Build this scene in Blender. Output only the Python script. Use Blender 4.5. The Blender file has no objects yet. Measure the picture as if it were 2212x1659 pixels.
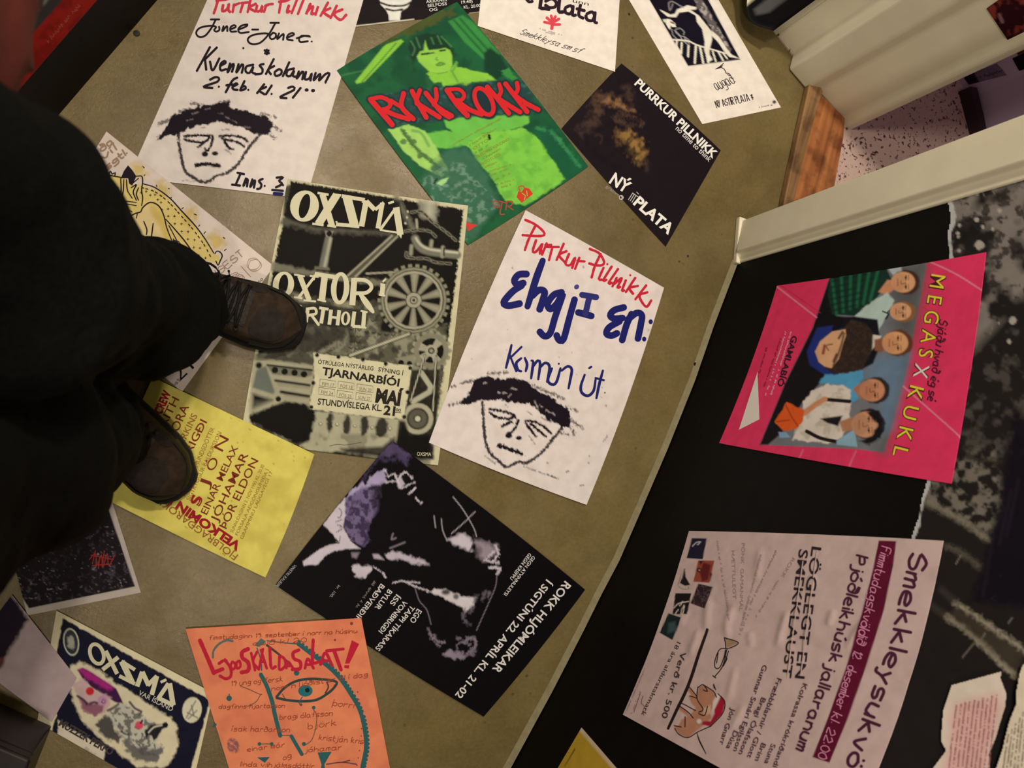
import bpy, bmesh, math, random
import numpy as np
from mathutils import Vector, Matrix
from mathutils.geometry import tessellate_polygon
random.seed(7)
S = bpy.context.scene
COL = S.collection

# ------------------------------------------------------------------ camera
FPX, CX, CY, CAMH = 1615.0, 1106.0, 829.5, 1.30
_n = Vector(((556 - CX) / FPX, -(872 - CY) / FPX, -1.0)).normalized()      # straight down, seen by the tilted phone
_x = (Vector((1, 0, 0)) - _n * _n.x).normalized()
_z = -_n
_y = _z.cross(_x)
ROT = Matrix((_x, _y, _z))                                               # camera to world
cam_d = bpy.data.cameras.new('camera')
cam_d.sensor_width = 36
cam_d.lens = FPX / 2212 * 36
cam_d.clip_start = 0.02
cam_d.dof.use_dof = True
cam_d.dof.focus_distance = 1.40
cam_d.dof.aperture_fstop = 7.0
cam = bpy.data.objects.new('camera', cam_d)
COL.objects.link(cam)
cam.matrix_world = Matrix.Translation((0, 0, CAMH)) @ ROT.to_4x4()
S.camera = cam

# ------------------------------------------------------------------ light
S.view_settings.view_transform = 'Standard'
S.view_settings.look = 'None'
S.view_settings.gamma = 1.0
S.view_settings.exposure = -0.27
w = bpy.data.worlds.new('room_ambient')
S.world = w
w.use_nodes = True
w.node_tree.nodes['Background'].inputs[0].default_value = (1.0, 0.80, 0.62, 1)
w.node_tree.nodes['Background'].inputs[1].default_value = 0.06
def lamp(name, loc, power, size, color, spread=math.pi):
    l = bpy.data.lights.new(name, 'AREA')
    l.shape = 'DISK'
    l.size = size
    l.energy = power
    l.color = color
    l.spread = spread
    o = bpy.data.objects.new(name, l)
    o.location = loc
    COL.objects.link(o)
    return o
WARM = (1.0, 0.80, 0.63)
lamp('ceiling_spot_or_fill', (0.53, 1.17, 2.36), 42, 0.16, WARM)
lamp('ceiling_spot_or_fill', (-0.20, -0.84, 2.36), 19, 0.16, WARM)
lamp('ceiling_spot_or_fill', (0.02, 0.50, 2.36), 22, 0.3, WARM)  # added fill lamp, brightens the cream casings; no such fitting in the room
lamp('cubicle_spot', (1.75, 0.95, 2.30), 2.6, 0.2, (0.72, 0.40, 1.0))
lamp('cubicle_spot', (1.42, 0.16, 2.10), 2.4, 0.2, (1.0, 0.42, 0.50))

# ------------------------------------------------------------------ geometry of the place
ROTn = np.array(ROT)
def rays(P):
    P = np.atleast_2d(np.asarray(P, float))
    d = np.stack([(P[:, 0] - CX) / FPX, -(P[:, 1] - CY) / FPX, -np.ones(len(P))], 1)
    return d @ ROTn.T
def on_floor(P, h=0.0):
    d = rays(P)
    t = (h - CAMH) / d[:, 2]
    return np.stack([d[:, 0] * t, d[:, 1] * t, np.zeros(len(d)) + h], 1)
class Wall:
    """An upright surface standing on a base line drawn on the floor."""
    def __init__(s, base, flip=1):
        s.b = on_floor(base)[:, :2]
        s.flip = flip
    def hit(s, P, h=0.0):
        d = rays(P)
        best = np.full(len(d), np.nan)
        nrm = np.zeros((len(d), 2))
        m = len(s.b) - 1
        for i in range(m):
            a, b = s.b[i], s.b[i + 1]
            e = b - a
            n = np.array([-e[1], e[0]]) / np.hypot(*e)
            if n @ a > 0:                                            # face the room
                n = -n
            den = d[:, :2] @ n
            t = (a @ n) / np.where(abs(den) < 1e-9, 1e-9, den)
            u = ((d[:, :2] * t[:, None] - a) @ e) / (e @ e)
            ok = (t > 0) & (u >= (-99 if i == 0 else 0)) & (u <= (99 if i == m - 1 else 1))
            new = ok & (np.isnan(best) | (t < best))
            best = np.where(new, t, best)
            nrm[new] = n
        best = np.where(np.isnan(best), 1.0, best)
        p = d * best[:, None]
        p[:, 2] += CAMH
        p[:, :2] += nrm * np.reshape(h, (-1, 1))
        return p
RIGHT = Wall([(1010, 1810), (1104, 1655), (1192, 1493), (1260, 1361), (1298, 1284), (1336, 1212), (1374, 1125), (1440, 972), (1500, 822), (1539, 709), (1593, 567)], 1)
LEFT = Wall([(420, -92), (340, 0), (237, 120), (134, 240), (20, 375)], 1)

# ------------------------------------------------------------------ colour and materials
ILL = np.array((1.05, 0.84, 0.66))
def lin(c):
    c = np.asarray(c, float) / 255
    return np.where(c < 0.04045, c / 12.92, ((c + 0.055) / 1.055) ** 2.4)
def alb(c, g=1.0):
    return np.clip(lin(c) / (ILL * g), 0.0, 0.9)
MATS = {}
def nt(m):
    m.use_nodes = True
    t = m.node_tree
    return t, t.nodes['Principled BSDF']
def flat(name, rgb, rough=0.6, spec=0.3, metal=0.0, gain=1.0, noise=0.0, scale=60, bump=0.0):
    k = (name, tuple(rgb), rough, gain)
    if k in MATS:
        return MATS[k]
    m = bpy.data.materials.new(name)
    t, b = nt(m)
    c = alb(rgb, gain)
    b.inputs['Base Color'].default_value = (*c, 1)
    b.inputs['Roughness'].default_value = rough
    b.inputs['Specular IOR Level'].default_value = spec
    b.inputs['Metallic'].default_value = metal
    if noise or bump:
        tc = t.nodes.new('ShaderNodeTexCoord')
        nz = t.nodes.new('ShaderNodeTexNoise')
        nz.inputs['Scale'].default_value = scale
        nz.inputs['Detail'].default_value = 6
        t.links.new(tc.outputs['Object'], nz.inputs['Vector'])
        if noise:
            r = t.nodes.new('ShaderNodeValToRGB')
            r.color_ramp.elements[0].position = 0.3
            r.color_ramp.elements[1].position = 0.7
            r.color_ramp.elements[0].color = (*(c * (1 - noise)), 1)
            r.color_ramp.elements[1].color = (*np.clip(c * (1 + noise), 0, 1), 1)
            t.links.new(nz.outputs['Fac'], r.inputs['Fac'])
            t.links.new(r.outputs['Color'], b.inputs['Base Color'])
        if bump:
            bp = t.nodes.new('ShaderNodeBump')
            bp.inputs['Strength'].default_value = bump
            bp.inputs['Distance'].default_value = 0.01
            t.links.new(nz.outputs['Fac'], bp.inputs['Height'])
            t.links.new(bp.outputs['Normal'], b.inputs['Normal'])
    MATS[k] = m
    return m
def ink(rgb, gain=1.0):
    return flat('ink_%02x%02x%02x' % tuple(int(v) for v in rgb), rgb, 0.55, 0.08, gain=gain)
def print_material():
    if 'print' in MATS:
        return MATS['print']
    m = bpy.data.materials.new('printed_paper')
    t, b = nt(m)
    a = t.nodes.new('ShaderNodeAttribute')
    a.attribute_name = 'print'
    tc = t.nodes.new('ShaderNodeTexCoord')
    nz = t.nodes.new('ShaderNodeTexNoise')
    nz.inputs['Scale'].default_value = 45
    nz.inputs['Detail'].default_value = 7
    r = t.nodes.new('ShaderNodeValToRGB')
    r.color_ramp.elements[0].position = 0.28
    r.color_ramp.elements[1].position = 0.62
    r.color_ramp.elements[0].color = (0.78, 0.77, 0.75, 1)
    r.color_ramp.elements[1].color = (1, 1, 1, 1)
    mx = t.nodes.new('ShaderNodeMix')
    mx.data_type = 'RGBA'
    mx.blend_type = 'MULTIPLY'
    mx.inputs['Factor'].default_value = 0.55
    t.links.new(tc.outputs['Object'], nz.inputs['Vector'])
    t.links.new(nz.outputs['Fac'], r.inputs['Fac'])
    t.links.new(a.outputs['Color'], mx.inputs[6])
    t.links.new(r.outputs['Color'], mx.inputs[7])
    t.links.new(mx.outputs[2], b.inputs['Base Color'])
    b.inputs['Roughness'].default_value = 0.5
    b.inputs['Specular IOR Level'].default_value = 0.05
    bp = t.nodes.new('ShaderNodeBump')
    bp.inputs['Strength'].default_value = 0.12
    bp.inputs['Distance'].default_value = 0.004
    t.links.new(nz.outputs['Fac'], bp.inputs['Height'])
    t.links.new(bp.outputs['Normal'], b.inputs['Normal'])
    MATS['print'] = m
    return m

# ------------------------------------------------------------------ objects
def link(name, verts, faces, mats, parent=None, smooth=False, mi=None):
    me = bpy.data.meshes.new(name)
    me.from_pydata([tuple(v) for v in verts], [], faces)
    for m in mats:
        me.materials.append(m)
    if mi is not None:
        me.polygons.foreach_set('material_index', mi)
    if smooth:
        me.polygons.foreach_set('use_smooth', [True] * len(me.polygons))
    me.update()
    o = bpy.data.objects.new(name, me)
    COL.objects.link(o)
    if parent:
        o.parent = parent
    return o
def tag(o, label=None, cat=None, group=None, kind=None):
    if label: o['label'] = label
    if cat: o['category'] = cat
    if group: o['group'] = group
    if kind: o['kind'] = kind
    return o
def struct(o, label=None):
    return tag(o, label, None, None, 'structure')
def empty(name, loc):
    o = bpy.data.objects.new(name, None)
    o.location = loc
    o.empty_display_size = 0.05
    COL.objects.link(o)
    return o

# ------------------------------------------------------------------ 2-D drawing helpers (shapes traced in the photo, laid on their surface)
def Z(ox, oy, s):
    def f(txt):
        out = []
        for part in txt.split('|'):
            out.append(np.array([[float(v) for v in q.split(',')] for q in part.split()]) * s + (ox, oy))
        return out
    f.s = s
    f.pt = lambda x, y: np.array((x * s + ox, y * s + oy))
    return f
def smooth_line(p, step=3.0, closed=False):
    p = np.asarray(p, float)
    if len(p) < 3:
        return p
    q = np.vstack([p[-1:], p, p[:2]]) if closed else np.vstack([2 * p[:1] - p[1:2], p, 2 * p[-1:] - p[-2:-1]])
    out = []
    for i in range(1, len(q) - 2):
        a, b, c, d = q[i - 1:i + 3]
        n = max(2, min(14, int(np.hypot(*(c - b)) / step)))
        t = np.linspace(0, 1, n, endpoint=False)[:, None]
        out.append(0.5 * ((2 * b) + (c - a) * t + (2 * a - 5 * b + 4 * c - d) * t ** 2 + (3 * b - a - 3 * c + d) * t ** 3))
    if not closed:
        out.append(p[-1:])
    return np.vstack(out)
def ellipse(c, rx, ry, rot=0, n=28):
    t = np.linspace(0, 2 * math.pi, n, endpoint=False)
    x, y = rx * np.cos(t), ry * np.sin(t)
    r = math.radians(rot)
    return np.stack([c[0] + x * math.cos(r) - y * math.sin(r), c[1] + x * math.sin(r) + y * math.cos(r)], 1)
def vnoise(P, f, seed=0):
    q = np.asarray(P) * f + seed * 17.31
    i = np.floor(q).astype(np.int64)
    u = q - i
    u = u * u * (3 - 2 * u)
    def h(a, b):
        n = (a * 374761393 + b * 668265263 + seed * 974634) & 0x7fffffff
        n = ((n ^ (n >> 13)) * 1274126177) & 0x7fffffff
        return ((n ^ (n >> 16)) & 0xffff) / 65535.0
    x, y = i[:, 0], i[:, 1]
    a = h(x, y) * (1 - u[:, 0]) + h(x + 1, y) * u[:, 0]
    b = h(x, y + 1) * (1 - u[:, 0]) + h(x + 1, y + 1) * u[:, 0]
    return a * (1 - u[:, 1]) + b * u[:, 1]
def fbm(P, f, seed=0):
    return (vnoise(P, f, seed) + 0.5 * vnoise(P, f * 2.1, seed + 1) + 0.25 * vnoise(P, f * 4.3, seed + 2)) / 1.75
def seg_dist(P, V, closed):
    d = np.full(len(P), 1e9)
    n = len(V)
    for i in range(n if closed else n - 1):
        a, b = V[i], V[(i + 1) % n]
        e = b - a
        t = np.clip(((P - a) @ e) / max(e @ e, 1e-9), 0, 1)
        r = P - a - t[:, None] * e
        d = np.minimum(d, (r * r).sum(1))
    return np.sqrt(d)
def inside(P, V):
    r = np.zeros(len(P), bool)
    n = len(V)
    for i in range(n):
        a, b = V[i], V[(i + 1) % n]
        if a[1] == b[1]:
            continue
        c = (a[1] > P[:, 1]) != (b[1] > P[:, 1])
        r ^= c & (P[:, 0] < (b[0] - a[0]) * (P[:, 1] - a[1]) / (b[1] - a[1]) + a[0])
    return r

# ------------------------------------------------------------------ lettering
GLYPH = {}
def text_mesh(s, bold=0.0):
    k = (s, bold)
    if k not in GLYPH:
        c = bpy.data.curves.new('glyphs', 'FONT')
        c.body = s
        c.offset = bold
        c.resolution_u = 3
        o = bpy.data.objects.new('glyphs', c)
        COL.objects.link(o)
        me = o.to_mesh()
        v = np.array([tuple(q.co)[:2] for q in me.vertices]).reshape(-1, 2)
        f = [tuple(p.vertices) for p in me.polygons]
        o.to_mesh_clear()
        bpy.data.objects.remove(o)
        bpy.data.curves.remove(c)
        GLYPH[k] = (v, f)
    return GLYPH[k]
CAP = None
HAND = {
 'a': '461604123244464352', 'b': '0902|052644321203', 'c': '452605032242', 'd': '4942|45260503123244', 'e': '0434452605032242', 'f': '492822|0636',
 'g': '46160413334546412000', 'h': '0902|05264542', 'i': '0602|0808', 'j': '262100|2828', 'k': '0902|3604|1442', 'l': '0902', 'm': '0602|05162622|25364642',
 'n': '0602|05264542', 'o': '26050322434526', 'p': '0600|052645433203', 'r': '0602|052636', 's': '4616051434433202', 't': '19132232|0636', 'u': '0603123244|4642',
 'v': '062246', 'w': '0612243246', 'x': '0642|4602', 'y': '0623|46231000', 'z': '06460242', 'þ': '0900|052645433203', 'ð': '194843220305264 5'.replace(' ', '') + '|1847',
 'á': '461604123244464352|2839', 'í': '0602|0819', 'ó': '26050322434526|2839', 'ö': '26050322434526|1818|3838', 'ú': '0603123244|4642|2839', 'é': '0434452605032242|2839',
 'A': '022952|1444', 'B': '0902|0929484706|06465443 3202'.replace(' ', ''), 'E': '49090242|0636', 'F': '490902|0636', 'G': '582907042253554 5'.replace(' ', '') , 'I': '0902', 'J': '39331203', 'K': '0902|4905|1642',
 'L': '090242', 'M': '0209255952', 'N': '02094249', 'O': '29070422434729'.replace(' ', ''), 'P': '0902|0939484606', 'R': '0902|0939484606|1642', 'S': '482907064543220 3'.replace(' ', ''),
 'T': '0949|2922', 'U': '09031232 4349'.replace(' ', ''), 'V': '092249', 'Y': '0925|492502', 'Ý': '0925|492502', 'Á': '022952|1444', 'Í': '0902|0819', 'Ó': '29070422434729', 'H': '0902|4942|0646', 'Þ': '0902|0738474504',
 '0': '29070422434729', '1': '172922', '2': '0729384603 0242'.replace(' ', ''), '3': '0949264543220 3'.replace(' ', ''), '5': '4909062645433202', '8': '26072947260422 4426'.replace(' ', ''), '9': '4527072947 4532'.replace(' ', ''),
 '.': '0303', '-': '0535', '/': '0249', '!': '0904|0202', '*': '2822|0447|0744', ':': '0505|0303', ',': '0301',
}

class Sheet:
    """One poster: a thin printed sheet (its own mesh) with ink children."""
    ALL = []
    def __init__(s, name, label, corners, surf='floor', level=1, base=(225, 205, 188), res=2.4, gain=1.0, category='poster', thick=0.0005, group=None, warp=None, bow=None, outline=None):
        s.name, s.label, s.cat, s.grp, s.gain = name, label, category, group, gain
        Sheet.ALL.append(s)
        s.surf, s.level, s.thick = surf, level, thick
        s.step = 0.0009
        c = np.array(corners, float)
        lu = max(np.hypot(*(c[1] - c[0])), np.hypot(*(c[2] - c[3])))
        lv = max(np.hypot(*(c[3] - c[0])), np.hypot(*(c[2] - c[1])))
        s.nu, s.nv = int(lu / res) + 2, int(lv / res) + 2
        u, v = np.meshgrid(np.linspace(0, 1, s.nu), np.linspace(0, 1, s.nv))
        u, v = u.ravel()[:, None], v.ravel()[:, None]
        s.u, s.v = u[:, 0], v[:, 0]
        s.P = c[0] * (1 - u) * (1 - v) + c[1] * u * (1 - v) + c[2] * u * v + c[3] * (1 - u) * v
        if bow is not None:                                          # gently curved edges: offset of the middle of edge 0-1, 1-2, 2-3, 3-0
            b = [np.array(q, float) for q in bow]
            s.P = s.P + b[0] * 4 * u * (1 - u) * (1 - v) + b[2] * 4 * u * (1 - u) * v + b[1] * 4 * v * (1 - v) * u + b[3] * 4 * v * (1 - v) * (1 - u)
        s.warp, s.outline = warp, outline
        s.c = c
        s.col = np.tile(alb(base, gain), (len(s.P), 1))
        s.kids = {}
    # -- paint
    def _near(s, V, m):
        lo, hi = V.min(0) - m, V.max(0) + m
        return np.where(((s.P >= lo) & (s.P <= hi)).all(1))[0]
    def _mix(s, idx, a, rgb):
        a = a[:, None]
        s.col[idx] = s.col[idx] * (1 - a) + alb(rgb, s.gain) * a
    def poly(s, V, rgb, soft=2.0, a=1.0, rough=0.0, rf=0.12, dry=0.0, curve=False, seed=1):
        for W in (V if isinstance(V, list) else [V]):
            if curve:
                W = smooth_line(W, 5, True)
            i = s._near(W, soft + rough + 2)
            if not len(i):
                continue
            P = s.P[i]
            d = seg_dist(P, W, True)
            d = np.where(inside(P, W), -d, d)
            if rough:
                d = d + rough * (fbm(P, rf, seed) - 0.5) * 2.4
            k = np.clip(0.5 - d / soft, 0, 1) * a
            if dry:
                k = k * np.clip((fbm(P, 0.22, seed + 5) - dry + 0.12) / 0.1, 0, 1)
            s._mix(i, k, rgb)
        return s
    def brush(s, V, w, rgb, soft=1.6, a=1.0, rough=0.0, rf=0.3, dry=0.0, curve=True, seed=2):
        for W in (V if isinstance(V, list) else [V]):
            if curve:
                W = smooth_line(W, 6)
            if len(W) == 1:
                W = np.vstack([W, W + 0.01])
            i = s._near(W, w / 2 + soft + rough + 1)
            if not len(i):
                continue
            P = s.P[i]
            d = seg_dist(P, W, False) - w / 2
            if rough:
                d = d + rough * (fbm(P, rf, seed) - 0.5) * 2.4
            k = np.clip(0.5 - d / soft, 0, 1) * a
            if dry:
                k = k * np.clip((fbm(P, 0.3, seed + 5) - dry + 0.12) / 0.1, 0, 1)
            s._mix(i, k, rgb)
        return s
    def dot(s, c, r, rgb, soft=1.6, a=1.0, ry=None, rot=0, rough=0.0):
        return s.poly(ellipse(c, r, ry or r, rot, 20), rgb, soft, a, rough)
    def grain(s, V, rgb, f=0.1, lo=0.5, hi=0.7, a=1.0, soft=3.0, seed=3):
        for W in (V if isinstance(V, list) else [V]):
            i = s._near(W, soft)
            if not len(i):
                continue
            P = s.P[i]
            d = seg_dist(P, W, True)
            d = np.where(inside(P, W), -d, d)
            s._mix(i, np.clip(0.5 - d / soft, 0, 1) * a * np.clip((fbm(P, f, seed) - lo) / (hi - lo), 0, 1), rgb)
        return s
    # -- ink meshes
    def _kid(s, layer):
        return s.kids.setdefault(layer, [[], [], [], []])
    def _add(s, layer, pts, faces, rgb, lift=None):
        k = s._kid(layer)
        m = ink(rgb, s.gain)
        if m not in k[3]:
            k[3].append(m)
        n = sum(len(q) for q in k[0])
        pts = np.asarray(pts, float)
        z = np.linspace(0, 4e-6, len(pts)) if lift is None else lift
        k[0].append(np.column_stack([pts, (len(k[0]) % 70) * 5e-6 + z]))
        k[1] += [tuple(i + n for i in f) for f in faces]
        k[2] += [k[3].index(m)] * len(faces)
    def fill(s, layer, V, rgb, curve=False):
        for W in (V if isinstance(V, list) else [V]):
            if curve:
                W = smooth_line(W, 4, True)
            t = tessellate_polygon([[Vector((p[0], p[1], 0)) for p in W]])
            s._add(layer, W, [tuple(q) for q in t], rgb)
        return s
    def ring(s, layer, c, rx, ry, w, rgb, rot=0):
        a, b = ellipse(c, rx, ry, rot), ellipse(c, max(rx - w, .1), max(ry - w, .1), rot)
        n = len(a)
        s._add(layer, np.vstack([a, b]), [(i, (i + 1) % n, n + (i + 1) % n, n + i) for i in range(n)], rgb)
        return s
    def line(s, layer, V, w, rgb, curve=True, jit=0.0, taper=0.0):
        for W in (V if isinstance(V, list) else [V]):
            if len(W) == 1 or np.ptp(W, 0).max() < 0.05:
                s.fill(layer, ellipse(W[0], w * .62, w * .62, 0, 10), rgb)
                continue
            if curve:
                W = smooth_line(W, 3)
            W = W[np.r_[True, np.hypot(*np.diff(W, axis=0).T) > 1e-3]]
            if len(W) < 2:
                continue
            d = np.gradient(W, axis=0)
            d /= np.maximum(np.hypot(d[:, 0], d[:, 1]), 1e-6)[:, None]
            n = np.stack([-d[:, 1], d[:, 0]], 1)
            m = len(W)
            hw = np.full(m, w / 2)
            if jit:
                hw = hw * (1 + jit * (np.random.RandomState(m).rand(m) - 0.5))
            if taper:
                hw = hw * (1 - taper * np.abs(np.linspace(-1, 1, m)) ** 2)
            L, R = W + n * hw[:, None], W - n * hw[:, None]
            pts = np.vstack([L, R])
            fs = [(i, i + 1, m + i + 1, m + i) for i in range(m - 1)]
            extra = []
            for e, sg in ((0, -1), (m - 1, 1)):
                k = len(pts) + len(extra)
                for q in (-0.5, 0, 0.5):
                    extra.append(W[e] + n[e] * hw[e] * q * 1.4 + d[e] * sg * hw[e] * (0.6 if q else 0.85))
                fs.append((e, k + 2, k + 1, k, m + e) if sg > 0 else (e, m + e, k, k + 1, k + 2))
            li = np.linspace(0, 3e-5 if m > 4 else 3e-6, m)
            s._add(layer, np.vstack([pts, np.array(extra)]), fs, rgb, np.r_[li, li, np.repeat(li[[0, -1]], 3)])
        return s
    def type(s, layer, txt, p0, p1, h, rgb, bold=0.0, slant=0.0):
        global CAP
        if CAP is None:
            CAP = text_mesh('H')[0][:, 1].max()
        v, f = text_mesh(txt, bold)
        if not len(v):
            return s
        p0, p1 = np.array(p0, float), np.array(p1, float)
        d = p1 - p0
        up = np.array((d[1], -d[0])) / np.hypot(*d) * h
        x = (v[:, 0] - v[:, 0].min()) / (np.ptp(v[:, 0]) or 1)
        y = v[:, 1] / CAP
        s._add(layer, p0 + x[:, None] * d + y[:, None] * (up + slant * h * d / np.hypot(*d)), f, rgb)
        return s
    def hand(s, layer, txt, p0, p1, h, w, rgb, slant=0.15, jit=0.25):
        rnd = random.Random(txt)
        x, st = 0.0, []
        for ch in txt:
            g = HAND.get(ch)
            if g is None:
                x += 3.2
                continue
            mx = 0
            for part in g.split('|'):
                q = np.array([[int(part[i]), int(part[i + 1])] for i in range(0, len(part) - 1, 2)], float)
                mx = max(mx, q[:, 0].max())
                st.append(q + (x, 0) + np.array([[rnd.uniform(-jit, jit), rnd.uniform(-jit, jit)] for _ in q]))
            x += mx + 1.7
        p0, p1 = np.array(p0, float), np.array(p1, float)
        d = p1 - p0
        up = np.array((d[1], -d[0])) / np.hypot(*d) * h / 7
        ux = d / max(x - 1.7, 1)
        for q in st:
            s.line(layer, p0 + q[:, :1] * ux + (q[:, 1:] - 2) * (up + slant * h / 7 * d / np.hypot(*d)), w, rgb)
        return s
    def scrawl(s, layer, p0, p1, h, w, rgb, seed=0):
        """a row of small print too small to read"""
        r = random.Random(seed)
        p0, p1 = np.array(p0, float), np.array(p1, float)
        L = np.hypot(*(p1 - p0))
        d = (p1 - p0) / L
        up = np.array((d[1], -d[0])) * h
        x = 0
        while x < L:
            k = r.uniform(0.4, 0.9) * h
            if r.random() < 0.17:
                x += h * 0.7
                continue
            a = p0 + d * x
            s.line(layer, np.array([a + up * r.uniform(0, .3), a + d * k * .4 + up * r.uniform(.6, 1), a + d * k * .7 + up * r.uniform(0, .5)]), w, rgb, False)
            x += k
        return s
    # -- build
    def _place(s, P, h):
        if callable(s.surf):
            q = s.surf(P, s.level * s.step + h)
        elif s.surf == 'floor':
            q = on_floor(P, s.level * s.step + h)
        else:
            q = s.surf.hit(P, s.level * s.step + h)
        return q
    def done(s):
        top = s._place(s.P, 0)
        if s.warp:
            top = s.warp(s, top)
        nu, nv = s.nu, s.nv
        idx = np.arange(nu * nv).reshape(nv, nu)
        f = np.stack([idx[:-1, :-1], idx[1:, :-1], idx[1:, 1:], idx[:-1, 1:]], -1).reshape(-1, 4)
        loop = np.r_[idx[0, :], idx[1:, -1], idx[-1, -2::-1], idx[-2:0:-1, 0]]
        low = s._place(s.P[loop], -s.thick)
        if s.warp:
            low = low + (top[loop] - s._place(s.P[loop], 0))
        n = len(top)
        m = len(loop)
        sk = [(int(loop[i]), int(loop[(i + 1) % m]), n + (i + 1) % m, n + i) for i in range(m)]
        if s.outline is not None:                                    # torn sheet: keep only what lies inside its outline
            ok = inside(s.P, s.outline)
            f, sk = f[ok[f].all(1)], []
        o = link(s.name, np.vstack([top, low]), f.tolist() + sk, [print_material()])
        ca = o.data.color_attributes.new('print', 'FLOAT_COLOR', 'POINT')
        full = np.ones((n + m, 4), np.float32)
        full[:n, :3] = s.col
        full[n:, :3] = s.col[loop]
        ca.data.foreach_set('color', full.ravel())
        tag(o, s.label, s.cat, s.grp)
        for j, (k, (pts, fs, mi, mats)) in enumerate(s.kids.items()):
            q = np.vstack(pts)
            v = s._place(q[:, :2], 0.00015 + 0.00008 * j + q[:, 2])
            if s.warp:
                v = s.warp(s, v, q[:, :2])
            link(k, v, fs, mats, o, mi=mi)
        return o
INK = (28, 20, 26)
# ------------------------------------------------------------------ the setting
def floor_material():
    m = bpy.data.materials.new('painted_concrete')
    t, b = nt(m)
    N, L = t.nodes.new, t.links.new
    tc = N('ShaderNodeTexCoord')
    def noise(scale, detail=6, rough=0.6):
        n = N('ShaderNodeTexNoise')
        n.inputs['Scale'].default_value = scale
        n.inputs['Detail'].default_value = detail
        n.inputs['Roughness'].default_value = rough
        L(tc.outputs['Object'], n.inputs['Vector'])
        return n
    def ramp(src, stops):
        r = N('ShaderNodeValToRGB')
        while len(r.color_ramp.elements) < len(stops):
            r.color_ramp.elements.new(0.5)
        for e, (p, c) in zip(r.color_ramp.elements, stops):
            e.position = p
            e.color = (*c, 1)
        L(src, r.inputs['Fac'])
        return r
    def mix(a, bb, fac, mode='MIX'):
        x = N('ShaderNodeMix')
        x.data_type = 'RGBA'
        x.blend_type = mode
        L(a, x.inputs[6]); L(bb, x.inputs[7])
        if isinstance(fac, float):
            x.inputs['Factor'].default_value = fac
        else:
            L(fac, x.inputs['Factor'])
        return x.outputs[2]
    base = ramp(noise(2.2, 8).outputs['Fac'], [(0.30, alb((100, 81, 45))), (0.5, alb((114, 94, 53))), (0.72, alb((125, 105, 62)))])
    blot = ramp(noise(11, 8, 0.7).outputs['Fac'], [(0.40, (0.72, 0.70, 0.66)), (0.56, (1, 1, 1))])
    c = mix(base.outputs[0], blot.outputs[0], 0.55, 'MULTIPLY')
    fine = ramp(noise(160, 4).outputs['Fac'], [(0.35, (0.72, 0.72, 0.72)), (0.6, (1, 1, 1))])
    c = mix(c, fine.outputs[0], 0.5, 'MULTIPLY')
    vo = N('ShaderNodeTexVoronoi')
    vo.inputs['Scale'].default_value = 26
    L(tc.outputs['Object'], vo.inputs['Vector'])
    sp = ramp(vo.outputs['Distance'], [(0.05, (0.12, 0.10, 0.08)), (0.085, (1, 1, 1))])
    pick = ramp(noise(5.3, 3).outputs['Fac'], [(0.50, (0, 0, 0)), (0.58, (1, 1, 1))])
    c = mix(c, mix(c, sp.outputs[0], 1.0, 'MULTIPLY'), pick.outputs[0])
    L(c, b.inputs['Base Color'])
    # a worn varnish: cracked and crinkled in patches
    rr = ramp(noise(8, 6).outputs['Fac'], [(0.38, (0.14,) * 3), (0.60, (0.40,) * 3)])
    L(rr.outputs[0], b.inputs['Roughness'])
    b.inputs['Specular IOR Level'].default_value = 0.34
    cr = N('ShaderNodeTexVoronoi')
    cr.feature = 'DISTANCE_TO_EDGE'
    cr.inputs['Scale'].default_value = 38
    w2 = N('ShaderNodeMapping')
    n2 = noise(20, 5)
    ad = N('ShaderNodeVectorMath')
    ad.operation = 'MULTIPLY_ADD'
    L(n2.outputs['Color'], ad.inputs[0])
    ad.inputs[1].default_value = (0.05, 0.05, 0.05)
    L(tc.outputs['Object'], ad.inputs[2])
    L(ad.outputs[0], cr.inputs['Vector'])
    b1 = N('ShaderNodeBump')
    b1.inputs['Strength'].default_value = 0.5
    b1.inputs['Distance'].default_value = 0.0011
    L(noise(95, 8, 0.75).outputs['Fac'], b1.inputs['Height'])
    b2 = N('ShaderNodeBump')
    b2.inputs['Strength'].default_value = 0.10
    b2.inputs['Distance'].default_value = 0.0012
    b2.invert = False
    ce = ramp(cr.outputs['Distance'], [(0.0, (0, 0, 0)), (0.03, (1, 1, 1))])
    L(ce.outputs[0], b2.inputs['Height'])
    L(b1.outputs[0], b2.inputs['Normal'])
    L(b2.outputs[0], b.inputs['Normal'])
    return m
FLOOR_M = floor_material()
fx = [(-2.6, -2.4), (1.15, -2.4), (1.15, 2.6), (-2.6, 2.6)]
o = link('floor', [(x, y, 0) for x, y in fx] + [(x, y, -0.05) for x, y in fx], [(0, 1, 2, 3), (7, 6, 5, 4), (0, 4, 5, 1), (1, 5, 6, 2), (2, 6, 7, 3), (3, 7, 4, 0)], [FLOOR_M])
struct(o, 'worn beige painted concrete floor under the posters')

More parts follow.
